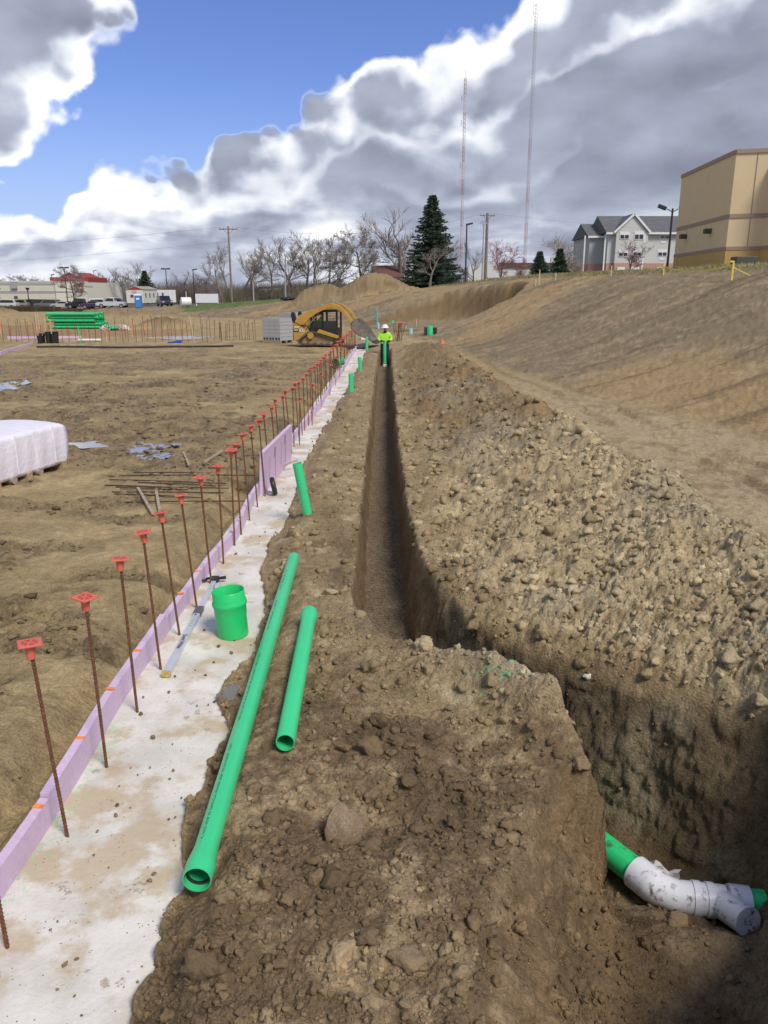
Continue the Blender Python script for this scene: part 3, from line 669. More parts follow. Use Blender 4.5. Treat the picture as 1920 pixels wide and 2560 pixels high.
shp = empty('short_green_pipe'); orient(shp, A, B); tag(shp, 'shorter plain green sewer pipe lying open end forward beside the long one', 'pipe')
pipe_body((B - A).length, .0585, True, bl=.14, br=1.16).build('barrel', M_GREEN, shp, smooth=True)
MB().lathe([(.060, .05), (.060, .066), (.053, .062), (.053, .054)], 32, closed=True).build('gasket', M_GASK, shp, smooth=True)
# big coupling standing on the footing
cpl = empty('pipe_coupling', P(578, 1600, 0) + Vector((0, .1, .004)), rot=(R(-1.5), R(-3.5), .3)); tag(cpl, 'wide short green pipe coupling standing like a bucket on the footing', 'pipe fitting')
r = .136; pr = [(r * .93, 0), (r * .95, .01), (r * .945, .17), (r * .99, .20), (r * .99, .262), (r * 1.05, .276), (r * 1.075, .292), (r * 1.05, .308), (r * .985, .322), (r * .985, .40), (r * .955, .405)]
MB().lathe(pr + [(r * .93, .40), (r * .93, .20), (r * .89, .17), (r * .88, .0)], 48, closed=True).build('shell', mat('green_fitting', (.02, .58, .17), .35, var=.06, vscale=4, dirt=(.30, .14, .06), dscale=9, damt=.33), cpl, smooth=True)
MB().lathe([(r * .92, .28), (r * .92, .30), (r * .885, .296), (r * .885, .284)], 40, closed=True).build('gasket', M_GASK, cpl, smooth=True)
# upright risers along the trench
def riser(base, top, r, lab, grp=None, z=.1, n=20, m=None):
    b = P(*base, z); t = D(*top, b.y); o = empty('green_riser_pipe'); orient(o, b - (t - b).normalized() * .12, t)
    tag(o, lab, 'pipe', grp); Lr = (t - b).length + .12
    MB().lathe([(r, 0), (r, Lr - .015), (r * .97, Lr), (r * .88, Lr), (r * .88, 0)], n, closed=True).build('barrel', m or M_GREEN, o, smooth=True); return o
M_TEAL = mat('teal_pvc', (.10, .40, .34), .45, var=.08); M_LBLUE = mat('pale_blue_pvc', (.35, .52, .62), .5, var=.08)
ri = riser((770, 1292), (743, 1158), .0585, 'leaning green riser pipe rising from the soil beside the tall foam sheet', n=32)
Rq = ri.rotation_quaternion
riser((878, 981), (877, 934), .066, 'upright green riser pipe, nearest the tall sheet of the ones along the trench edge')
riser((901, 929), (899, 893), .066, 'upright green riser pipe, second one past the tall sheet')
riser((917, 872), (917, 842), .07, 'upright green riser pipe beside the white rubble at the footing')
riser((931, 850), (931, 824), .07, 'upright green riser pipe just behind the worker, by the white box')
riser((942, 817), (942, 774), .085, 'tall thin teal riser pipe behind the worker', m=M_TEAL)
riser((946, 822), (945, 806), .10, 'short pale blue pipe stub at the foot of the teal riser', m=M_LBLUE)
riser((981, 818), (981, 801), .13, 'short green pipe stub left of the orange cap cluster'); riser((1027, 838), (1027, 821), .13, 'pale blue pipe stub right of the orange cap cluster', m=M_LBLUE); riser((1013, 824), (1013, 813), .08, 'small pale blue pipe stub close beside the orange cap cluster', m=M_LBLUE)
riser((1075, 832), (1075, 815), .17, 'wide short green pipe stub below the black box', z=.5)
# coupling lying on its side behind the foam
c0 = P(852, 905, .2); cl = empty('lying_pipe_coupling'); orient(cl, c0 + Vector((-.18, -.2, 0)), c0 + Vector((.1, .25, .02))); tag(cl, 'green pipe coupling lying on its side in the mud behind the rebars', 'pipe fitting')
MB().lathe([(.15, 0), (.16, .06), (.145, .12), (.145, .45), (.12, .45), (.12, 0)], 24, closed=True).build('shell', M_GREEN, cl, smooth=True); MB().lathe([(.15, -.001), (.119, -.001), (.119, -.03), (.15, -.03)], 24, closed=True).build('gasket', M_GASK, cl, smooth=True)

# ------------------------------------------------------------------ levelling rod lying on the footing
M_ALU = mat('aluminium', (.62, .65, .70), .38, .35, var=.06, vscale=6); M_GREYP = mat('grey_plastic', (.10, .105, .12), .5); M_BLK = mat('black_plastic', (.02, .02, .022), .45)
A, B = P(414, 1690, .02), P(549, 1428, .02); rod = empty('levelling_rod', A); dv = B - A; rod.rotation_euler = (0, 0, math.atan2(dv.y, dv.x)); Lr = dv.length
tag(rod, 'silver telescopic levelling rod with black clamp, lying along the lilac foam board', 'levelling rod')
MB().bb(.03, Lr * .5, -.028, .028, -.012, .022).build('lower_section', M_ALU, rod, bevel=.003); MB().bb(Lr * .53, Lr, -.022, .022, -.012, .016).build('upper_section', M_ALU, rod, bevel=.002)
MB().bb(Lr * .5, Lr * .565, -.034, .034, -.014, .03).build('joint_sleeve', M_GREYP, rod, bevel=.003)
MB().bb(0, .035, -.033, .033, -.016, .028).build('foot', mat('worn_foot', (.45, .33, .12), .7, var=.5, vscale=30), rod, bevel=.004)
cl_ = MB().bb(Lr * .86, Lr * .905, -.036, .036, -.014, .032); cl_.tube([(Lr * .885, .036, .02), (Lr * .885, .075, .02), (Lr * .87, .09, .012), (Lr * .87, .15, .012)], .014, 8).tube([(Lr * .885, -.036, .02), (Lr * .885, -.11, .03)], [.014, .018], 10)
cl_.tube([(Lr * .855, .15, .0), (Lr * .885, .15, .03)], .012, 8); cl_.build('clamp', M_BLK, rod); MB().bb(Lr * .80, Lr * .84, -.075, -.03, -.014, .012).build('clamp_plate', M_ALU, rod, bevel=.002)
for tx, x_, s_ in (('David White', Lr * .245, .052), ):
    o = link('printed_lettering', text_mesh(tx, s_, .0003, True), mat('rod_print', (.03, .03, .05), .6), rod, loc=(x_, 0, .0226), rot=(0, 0, math.pi))
mi = MB()
for q in range(4): mi.box((Lr * (.38 + .018 * q), .0, .0225), (.014, .022, .001))
mi.build('scale_marks', mat('rod_scale', (.15, .38, .27), .6), rod); MB().box((Lr * .485, .004, .0225), (.022, .016, .001)).build('lock_button', M_BLK, rod)

# ------------------------------------------------------------------ pipe and wye in the pit
M_WPVC = mat('white_pvc', (.74, .76, .82), .3, var=.04, dirt=(.045, .03, .022), dscale=15, damt=.485)
M_GRM = mat('muddy_green_pvc', (.03, .60, .20), .32, dirt=(.06, .04, .025), dscale=12, damt=.47)
zp = -.82; a0, a1, a2, a3 = P(1390, 2025, zp), P(1610, 2196, zp), P(1700, 2242, zp - .01), P(1872, 2262, zp - .01)
gp_ = tag(MB().tube([a0, a1 + (a1 - a0) * .1], .092, 40).build('buried_green_pipe', M_GRM, smooth=True), 'wide green pipe coming out of the pit bank into the white wye', 'pipe')
wy = empty('white_wye_fitting', a2); tag(wy, 'mud-spattered white pipe wye half buried in the pit', 'pipe fitting')
L0 = lambda p: p - a2
d1 = (a1 - a0).normalized(); d3 = (a3 - a2).normalized()
MB().tube([L0(a1 - d1 * .07), L0(a1 + d1 * .06), L0(a1 + d1 * .08), L0(a1 + d1 * .1), L0(a2 - d3 * .02), L0(a2 + d3 * .12)], [.108, .108, .108, .1, .1, .1], 40).build('elbow', M_WPVC, wy, smooth=True)
for q, rr in ((.07, .107), (.15, .107)): MB().tube([d3 * q, d3 * (q + .045)], rr, 40).build('band', M_WPVC, wy, smooth=True)
MB().tube([d3 * .03, L0(a3) - d3 * .14], .1, 40).build('run', M_WPVC, wy, smooth=True)
MB().tube([L0(a3) - d3 * .12, L0(a3)], .11, 40).build('socket', M_WPVC, wy, smooth=True)
bw = L0(P(1800, 2256, zp)); MB().tube([bw, bw + Vector((.07, -.22, .06))], .088, 32).build('branch', M_WPVC, wy, smooth=True)
tag(MB().tube([a3 - d3 * .05, a3 + d3 * .7 + Vector((0, .05, 0))], .092, 32).build('buried_green_pipe', M_GRM, smooth=True), 'green pipe end leaving the socket of the white wye', 'pipe')
# crumpled wrapper
sc0 = P(1645, 2150, -.78); mb = MB(); gw = 9
vs = [((i - 4) * .032 + random.gauss(0, .006), (j - 4) * .018 + random.gauss(0, .005), .03 * math.sin(i * 1.3 + j * .4) + random.gauss(0, .012) + .03 + .012 * j) for j in range(gw) for i in range(gw)]
mb.add(vs, [(j * gw + i, j * gw + i + 1, (j + 1) * gw + i + 1, (j + 1) * gw + i) for j in range(gw - 1) for i in range(gw - 1) if (i - 4) ** 2 + (j - 4) ** 2 < 20])
o = mb.build('torn_wrapper', mat('white_paper', (.66, .66, .66), .8, var=.1), loc=(sc0.x, sc0.y, gz(sc0.x, sc0.y) + .01), rot=(.45, .1, -.3)); o.modifiers.new('thickness', 'SOLIDIFY').thickness = .002
tag(o, 'crumpled white wrapper lying on the pit floor behind the wye', 'wrapper')

# ------------------------------------------------------------------ stones and clods
def rock_mesh(seed, sub=2, flat=.75, jag=.3, cuts=5):
    bm = bmesh.new(); bmesh.ops.create_icosphere(bm, subdivisions=sub, radius=1.0); rr = random.Random(seed)
    pl = [(Vector((rr.gauss(0, 1), rr.gauss(0, 1), rr.gauss(0, 1))).normalized(), rr.uniform(.55, .9)) for _ in range(cuts)]
    ph = [rr.uniform(0, 6) for _ in range(6)]
    for v in bm.verts:
        p = v.co
        for nrm, dd in pl:
            s = p.dot(nrm)
            if s > dd: p = p - nrm * (s - dd) * .9
        k = 1 + jag * .55 * (math.sin(p.x * 13 + ph[4]) * math.sin(p.y * 12 + ph[5]) * .45 + math.sin(p.x * 4 + ph[0]) * math.sin(p.y * 4.6 + ph[1]) + .7 * math.sin(p.z * 7 + ph[2]) * math.sin(p.x * 8 + ph[3])) + rr.uniform(-.5, .5) * jag * .5
        v.co = Vector((p.x * k, p.y * k * .85, p.z * k * flat))
    me = bpy.data.meshes.new('clod'); bm.to_mesh(me); bm.free(); return me
def soil_mat(name, a, b, isl, own=None):
    m = bpy.data.materials.new(name); m.use_nodes = True; t = m.node_tree; bs = t.nodes['Principled BSDF']; n = NB(t); co = nd(t, 'ShaderNodeTexCoord').outputs['Object']
    rnd = nd(t, 'ShaderNodeNewGeometry').outputs['Random Per Island'] if isl else nd(t, 'ShaderNodeObjectInfo').outputs['Random']
    c = n.mix(rnd, a, b)
    if own == 'attr': c = nd(t, 'ShaderNodeAttribute', attribute_name='soil').outputs['Color']
    if own == 'obj': c = nd(t, 'ShaderNodeObjectInfo').outputs['Color']
    geo = nd(t, 'ShaderNodeNewGeometry').outputs['Position']; f = n.noise(geo, 60, 5, .65)
    c = n.mix(1.0, c, n.mix(n.ss(f, .25, .75, kind='LINEAR'), (.7, .7, .7), (1.28, 1.28, 1.28)), 'MULTIPLY'); n.put(bs.inputs['Base Color'], c); bs.inputs['Roughness'].default_value = .95; bs.inputs['Specular IOR Level'].default_value = .2
    bp = nd(t, 'ShaderNodeBump'); bp.inputs['Strength'].default_value = .8; bp.inputs['Distance'].default_value = .015; n.put(bp.inputs['Height'], f); t.links.new(bp.outputs[0], bs.inputs['Normal']); return m
CA, CB_ = (.16, .12, .07), (.44, .37, .25)
M_CLOD1 = soil_mat('soil_clods', CA, CB_, True, 'attr'); M_CLOD2 = soil_mat('soil_clod', CA, CB_, False, 'obj')
rocks_lo = [rock_mesh(i, 1 if i < 10 else 2, .8, .5, 7) for i in range(20)]; rocks_hi = [rock_mesh(40 + i, 3, .78, .38, 12) for i in range(14)]
NC = 60000
yy = 2.0 * np.exp(RNG.random(NC) ** 1.25 * math.log(26 / 2.0)); tt = RNG.uniform(-.62, .66, NC); xx = tt * (yy + .85)
zz, cc, gs_, g_, m_, lo_ = ground(xx, yy, True, True)
size = np.exp(RNG.normal(math.log(.0075), .78, NC)) * (yy / 3.2) ** .55
wnear = np.where((yy < 3.6) & (xx < .5), 1.0, 1.0); padm = (xx < -2.2) & (m_ > .35)
keep = (RNG.random(NC) < np.clip(lo_ * np.where(xx > 1.5, 1.0, .8), 0, 1)) & (xx > -1.2); size = np.where(xx < -2.2, size * .75, size)
keep &= ~((np.abs(xx + .86) < .10) & (yy > 2.8) & (yy < 7.7)) & ~((np.abs(xx + .68) < .09) & (yy > 3.8) & (yy < 6.5))
wallm = (RNG.random(NC) < .38) & (xx > .3) & (yy < 7) & (lo_ < .1); keep |= wallm; size = np.where(wallm, size * .55, size)
ii = np.where(keep)[0]; size = np.clip(size, .006, .085)
app = size[ii] / yy[ii]; order = ii[np.argsort(-app)]; big_i, small_i = order[:290], order[290:21000]
V, FF, off = [], [], 0; KC = []
lo_v = []; lo_f = []
for me_ in rocks_lo:
    a = np.zeros(len(me_.vertices) * 3); me_.vertices.foreach_get('co', a); lo_v.append(a.reshape(-1, 3)); lo_f.append(np.array([list(p.vertices) for p in me_.polygons]))
for c_, i in enumerate(small_i):
    k = int(i) % 10 + (10 if c_ < 4500 else 0); E3 = np.array(Euler((RNG.uniform(-.5, .5), RNG.uniform(-.5, .5), RNG.uniform(0, 6.28))).to_matrix())
    V.append(lo_v[k] @ E3.T * size[i] + np.array([xx[i], yy[i], zz[i] + size[i] * .12])); KC.append(np.repeat(np.clip(cc[i] * RNG.uniform(.75, 1.25), 0, .8)[None], len(lo_v[k]), 0)); FF.append(lo_f[k] + off); off += len(lo_v[k])
V = np.concatenate(V); FF = np.concatenate(FF)
def fast_mesh(name, V, FF):
    me = bpy.data.meshes.new(name); me.vertices.add(len(V)); me.vertices.foreach_set('co', V.ravel().astype(np.float32)); k = FF.shape[1]
    me.loops.add(FF.size); me.loops.foreach_set('vertex_index', FF.ravel().astype(np.int32)); me.polygons.add(len(FF)); me.polygons.foreach_set('loop_start', np.arange(0, FF.size, k).astype(np.int32)); me.update(); return me
cm_ = fast_mesh('loose_clods', V, FF)
kca = cm_.color_attributes.new('soil', 'FLOAT_COLOR', 'POINT'); kcv = np.concatenate(KC); kca.data.foreach_set('color', np.concatenate([kcv, np.ones((len(kcv), 1))], 1).ravel().astype(np.float32))
tag(link('loose_clods', cm_, M_CLOD1), 'loose crumbs and small clods of dry soil strewn over heap and berm', 'soil clods', kind='stuff')
for me_ in rocks_hi: me_.materials.append(M_CLOD2); me_.polygons.foreach_set('use_smooth', np.ones(len(me_.polygons), bool))
for i in big_i:
    o = link('clod', rocks_hi[int(i) % 14], None, ground_o, (xx[i], yy[i], zz[i] + size[i] * .18), (random.uniform(-.5, .5), random.uniform(-.5, .5), random.uniform(0, 6.28))); o.color = (*np.clip(cc[i] * random.uniform(.85, 1.2), 0, .8), 1); s = size[i]; o.scale = (s * random.uniform(.85, 1.25), s, s * random.uniform(.8, 1.1))
# flattened mud clots on the churned pad
pi = np.where(padm & (RNG.random(NC) < m_ * .5))[0][:5000]; V, FF, off = [], [], 0
for i in pi:
    k = int(i) % 10; E3 = np.array(Euler((RNG.uniform(-.3, .3), RNG.uniform(-.3, .3), RNG.uniform(0, 6.28))).to_matrix()); sz = min(size[i], .05) * 1.1
    V.append(lo_v[k] @ E3.T * sz * np.array([1.5, 1.0, .55]) + np.array([xx[i], yy[i], zz[i] + sz * .1])); FF.append(lo_f[k] + off); off += len(lo_v[k])
tag(link('mud_clots', fast_mesh('mud_clots', np.concatenate(V), np.concatenate(FF)), soil_mat('mud_clots', (.085, .064, .037), (.23, .18, .105), True)), 'flattened clots of dark mud on the churned pad left of the footing', 'mud', kind='stuff')
# crumbs dropped on the footing
V, FF, off = [], [], 0
for i in range(130):
    y = 2.2 * math.exp(random.random() * math.log(24 / 2.2)); x = random.uniform(-1.6, -1.05) if random.random() < .75 else random.uniform(-1.78, -1.1)
    s = math.exp(random.gauss(math.log(.0075), .45)) * (y / 3.2) ** .4; k = i % 10; E3 = np.array(Euler((0, 0, random.uniform(0, 6.28))).to_matrix())
    V.append(lo_v[k] @ E3.T * s + np.array([x, y, .008 + s * .3])); FF.append(lo_f[k] + off); off += len(lo_v[k])
tag(link('dropped_crumbs', fast_mesh('dropped_crumbs', np.concatenate(V), np.concatenate(FF)), soil_mat('dark_crumbs', (.12, .085, .05), (.30, .22, .13), True)), 'dark crumbs of soil dropped on the white footing', 'soil crumbs', kind='stuff')
# named stones
M_ROCK = mat('brown_stone', (.27, .20, .125), .85, var=.35, vscale=9, bump=.5, bscale=30)
def stone(u, v, dims, rz, seed, lab, m=M_ROCK, dz=0.0, tilt=.2):
    p = G(u, v); me_ = rock_mesh(seed, 3, 1.0, .16, 9); o = link('stone', me_, m, None, (p.x, p.y, p.z + dims[2] * .35 + dz), (tilt, tilt * .5, rz)); o.scale = dims
    me_.polygons.foreach_set('use_smooth', np.ones(len(me_.polygons), bool)); me_.set_sharp_from_angle(angle=R(25)); tag(o, lab, 'stone'); return o
stone(858, 2095, (.105, .075, .135), .4, 301, 'large angular brown stone sticking up among clods near the belled pipe end', tilt=-.15)
stone(648, 1492, (.15, .07, .05), .2, 302, 'flat tan stone slab lying on the footing edge behind the coupling', mat('tan_stone', (.35, .25, .13), .8, var=.3, vscale=12, bump=.3))
stone(690, 1512, (.08, .06, .04), .9, 303, 'grey wet lump of concrete beside the tan stone slab', mat('grey_lump', (.33, .33, .32), .9, var=.2, vscale=14, bump=.6))
stone(1468, 1700, (.035, .03, .03), .3, 304, 'small pale stone stuck in the pit wall', mat('pale_stone', (.6, .55, .45), .8, var=.1))
stone(580, 1738, (.12, .15, .03), 1.1, 305, 'rough grey mound of spilled concrete on the footing edge beside the long pipe', mat('spilled_concrete', (.36, .35, .32), .95, var=.25, vscale=30, bump=1.0, bscale=45), tilt=.02)
stone(706, 1205, (.10, .09, .05), .5, 306, 'muddy clump at the foot of the tall lilac sheet', MATS['brown_stone'])
# ------------------------------------------------------------------ wrapped foam bundle on bearers
M_WRAP = mat('white_wrap', (.80, .78, .86), .38, var=.05, vscale=2.5, bump=.6, bscale=14, dirt=(.62, .52, .38), dscale=2.2, damt=.30)
M_WOOD = mat('pallet_wood', (.40, .29, .17), .85, var=.3, vscale=18, bump=.3); M_LOG = mat('grey_bearer', (.36, .30, .24), .85, var=.25)
c1 = P(172, 1166, .1); c2 = P(0, 1224, .1); bd = (c2 - c1).normalized(); bn = Vector((bd.y, -bd.x, 0)); bn = bn if bn.x < 0 else -bn
bun = empty('wrapped_foam_bundle', c1, math.atan2(bd.y, bd.x)); tag(bun, 'big white plastic-wrapped bundle of foam boards resting on wood bearers in the mud', 'bundle')
sgn = 1 if Vector((-bd.y, bd.x, 0)).dot(bn) > 0 else -1
NX, NY, NZ = 40, 20, 12; vs = []; fs = []
def bpt(a, b_, c_):
    x, y, z = a * 2.5, b_ * 1.25, c_ * .62
    top = c_ ** 6; edge_ = min(a, 1 - a, b_, 1 - b_)
    z += .035 * math.sin(math.pi * b_) * top + .006 * math.sin(a * 70) * top
    z -= .022 * math.exp(-min(a, 1 - a) * 40) * top + .02 * math.exp(-min(b_, 1 - b_) * 40) * top
    bulge = .02 * math.sin(math.pi * c_) + .007 * math.sin(a * 52 + c_ * 2) * (c_ < .99)
    y += (bulge if b_ > .5 else -bulge) * (1 if min(b_, 1 - b_) < .01 else 0)
    x += (bulge if a > .5 else -bulge) * (1 if min(a, 1 - a) < .01 else 0)
    return (x, y * sgn, z + .085)
mb = MB()
def sheet_grid(fn, m, n):
    mb.add([fn(i / m, j / n) for j in range(n + 1) for i in range(m + 1)], [(j * (m + 1) + i, j * (m + 1) + i + 1, (j + 1) * (m + 1) + i + 1, (j + 1) * (m + 1) + i) for j in range(n) for i in range(m)])
sheet_grid(lambda s, t: bpt(s, t, 1), NX, NY); sheet_grid(lambda s, t: bpt(s, t, 0), NX, NY); sheet_grid(lambda s, t: bpt(s, 0, t), NX, NZ); sheet_grid(lambda s, t: bpt(s, 1, t), NX, NZ); sheet_grid(lambda s, t: bpt(0, s, t), NY, NZ); sheet_grid(lambda s, t: bpt(1, s, t), NY, NZ)
w_ = mb.build('wrap', M_WRAP, bun, smooth=True)
bm = bmesh.new(); bm.from_mesh(w_.data); bmesh.ops.remove_doubles(bm, verts=bm.verts, dist=.002); bmesh.ops.recalc_face_normals(bm, faces=bm.faces); bm.to_mesh(w_.data); bm.free()
for q in (.12, .95, 1.62, 2.38): MB().box((q, .62 * sgn, .05), (.10, 1.3, .13)).build('bearer', M_WOOD, bun, bevel=.005)
for q in (.72, 1.3): MB().tube([(q, -.04 * sgn, .07), (q, .4 * sgn, .07)], .055, 14).build('bearer', M_LOG, bun)
M_STRAP = mat('wrap_band', (.86, .86, .90), .35)
for q in (.32, .74, 1.18, 1.6, 2.05):
    MB().box((q, -.022 * sgn, .42), (.012, .012, .56)).build('wrap_fold', M_STRAP, bun)

# ------------------------------------------------------------------ rebars and stakes lying in the mud
M_STAKE = mat('grey_stake', (.36, .30, .22), .9, var=.3, vscale=20)
for i, (u0, v0, u1, v1) in enumerate([(335, 1184, 545, 1186), (298, 1190, 640, 1189), (273, 1199, 565, 1209), (262, 1211, 482, 1220), (290, 1216, 572, 1219), (280, 1229, 560, 1231), (286, 1233, 505, 1243), (312, 1254, 612, 1251), (345, 1206, 540, 1215), (300, 1224, 470, 1226)]):
    a, b = P(u0, v0, .14), P(u1, v1, .14); n_ = 10
    hs_ = [gz(a.x + (b.x - a.x) * q / n_, a.y + (b.y - a.y) * q / n_) for q in range(n_ + 1)]; z_ = float(np.percentile(hs_, 75)) + .012
    tag(MB().tube([(a.x, a.y, z_), ((a.x + b.x) / 2, (a.y + b.y) / 2 + .01, z_ + .004), (b.x, b.y, z_)], .009, 6).build('loose_rebar', mat('dark_rebar', (.07, .05, .035), .85, .2, var=.3, vscale=30), smooth=True), 'dark straight rebar lying in the mud in the loose pile', 'rebar', 'loose rebars in the mud')
for i, (u0, v0, u1, v1, lab) in enumerate([(345, 1222, 382, 1287, 'longest grey wooden stake lying across the loose rebars'), (391, 1231, 399, 1277, 'short grey wooden stake lying beside the longest one across the rebars'), (458, 1123, 472, 1163, 'grey wooden stake lying alone behind the loose rebars'), (510, 1152, 556, 1128, 'thin grey wooden stick lying near the puddles')]):
    a, b = P(u0, v0, .14), P(u1, v1, .14); d = b - a
    o = MB().box((d.length / 2, 0, 0), (d.length, .035, .03)).build('wooden_stake', M_STAKE); m_ = (a + b) / 2
    o.location = (a.x, a.y, gz(a.x, a.y) + .035); o.rotation_euler = (0, -math.atan2(gz(b.x, b.y) - gz(a.x, a.y), d.length), math.atan2(d.y, d.x)); tag(o, lab, 'stake')

# ------------------------------------------------------------------ puddles
M_WATER = mat('muddy_water', (.30, .27, .23), .12, spec=.8)
def puddle(u, v, w, l, seed, name='puddle'):
    p = P(u, v, .1); rr = random.Random(seed); ph = [rr.uniform(0, 6) for _ in range(4)]; xs = []
    for k in range(48):
        a = k / 48 * 2 * math.pi; q = 1 + .25 * math.sin(2 * a + ph[0]) + .18 * math.sin(3 * a + ph[1]) + .15 * math.sin(5 * a + ph[2]) + .1 * math.sin(9 * a + ph[3]); xs.append((p.x + math.cos(a) * w * q, p.y + math.sin(a) * l * q))
    hs = ground(np.array([q[0] for q in xs]), np.array([q[1] for q in xs])); z = float(np.percentile(hs, 48)) + .004
    mb = MB(); mb.add([(p.x, p.y, z)] + [(a, b, z) for a, b in xs], [(0, 1 + k, 1 + (k + 1) % 48) for k in range(48)]); return tag(mb.build(name, M_WATER), kind='structure')
for i, (u, v, w, l) in enumerate([(375, 1122, .32, .45), (372, 1143, .28, .28), (400, 1146, .2, .22), (195, 1114, .4, .4), (350, 1112, .15, .5), (20, 964, .6, 1.2), (452, 843, 2.2, 1.6), (145, 852, 2.0, .9), (455, 1112, .15, .2), (190, 866, 1.0, .8)]): puddle(u, v, w, l, i)

# ------------------------------------------------------------------ concrete blocks on pallets (each block a piece)
M_BLK1 = mat('grey_block', (.40, .41, .42), .95, var=.12, vscale=14, bump=.3)
def block_mesh():
    mb = MB(); L, W_, H_ = .39, .19, .19; t_ = .032
    for y in (-W_ / 2 + t_ / 2, W_ / 2 - t_ / 2): mb.box((0, y, 0), (L, t_, H_))
    for x in (-L / 2 + t_ / 2, 0, L / 2 - t_ / 2): mb.box((x, 0, 0), (t_, W_ - 2 * t_, H_ - .002))
    return mb
bo = block_mesh().build('block', M_BLK1); bsrc = bo.data; bpy.data.objects.remove(bo)
def cube_of_blocks(p, rz, nx, ny, nz, lab):
    e = empty('block_pallet', p, rz); tag(e, lab, 'block stack', 'concrete block stacks')
    for q in (-.5, 0, .5): MB().box((0, q * ny * .2 * .9, .06), (nx * .4, .09, .12)).build('pallet_board', M_WOOD, e)
    for k in range(nz):
        for i in range(nx):
            for j in range(ny):
                if 0 < i < nx - 1 and 0 < j < ny - 1 and k < nz - 1: continue
                o = link('block', bsrc, None, e, ((i - (nx - 1) / 2) * .4 + random.gauss(0, .003), (j - (ny - 1) / 2) * .2, .22 + k * .2))
                if k == 0: o.rotation_euler = (math.pi / 2, 0, 0)
b1 = P(692, 858, .08); cube_of_blocks((b1.x, b1.y + .5, gz(b1.x, b1.y, False) + .02), R(-28), 3, 6, 6, 'pallet stack of grey concrete blocks, the nearer one beside the yellow loader')
b2 = P(727, 852, .08); cube_of_blocks((b2.x + .05, b2.y + 1.3, gz(b2.x, b2.y, False) + .02), R(-28), 3, 6, 7, 'taller pallet stack of grey concrete blocks hard behind the loader')

# ------------------------------------------------------------------ compact track loader
M_YEL = mat('loader_yellow', (.46, .27, .05), .6, var=.2, vscale=2.5, dirt=(.27, .19, .10), dscale=2.6, damt=.46)
M_TRK = mat('muddy_track', (.10, .078, .055), .95, var=.5, vscale=9, bump=.6, bscale=25); M_CAB = mat('cab_black', (.018, .018, .02), .45); M_MUDDY = mat('mud_caked', (.26, .19, .115), .95, var=.3, vscale=8)
M_STEEL = mat('grey_steel', (.30, .30, .31), .45, .6, var=.2); M_GLASSD = mat('dark_glass', (.02, .025, .028), .08, spec=.8)
lc = P(805, 868, .08); ld = empty('track_loader', (lc.x, lc.y + .3, gz(lc.x, lc.y, False) + .02), R(-7)); tag(ld, 'muddy yellow compact track loader with operator seated in its dark cab', 'loader')
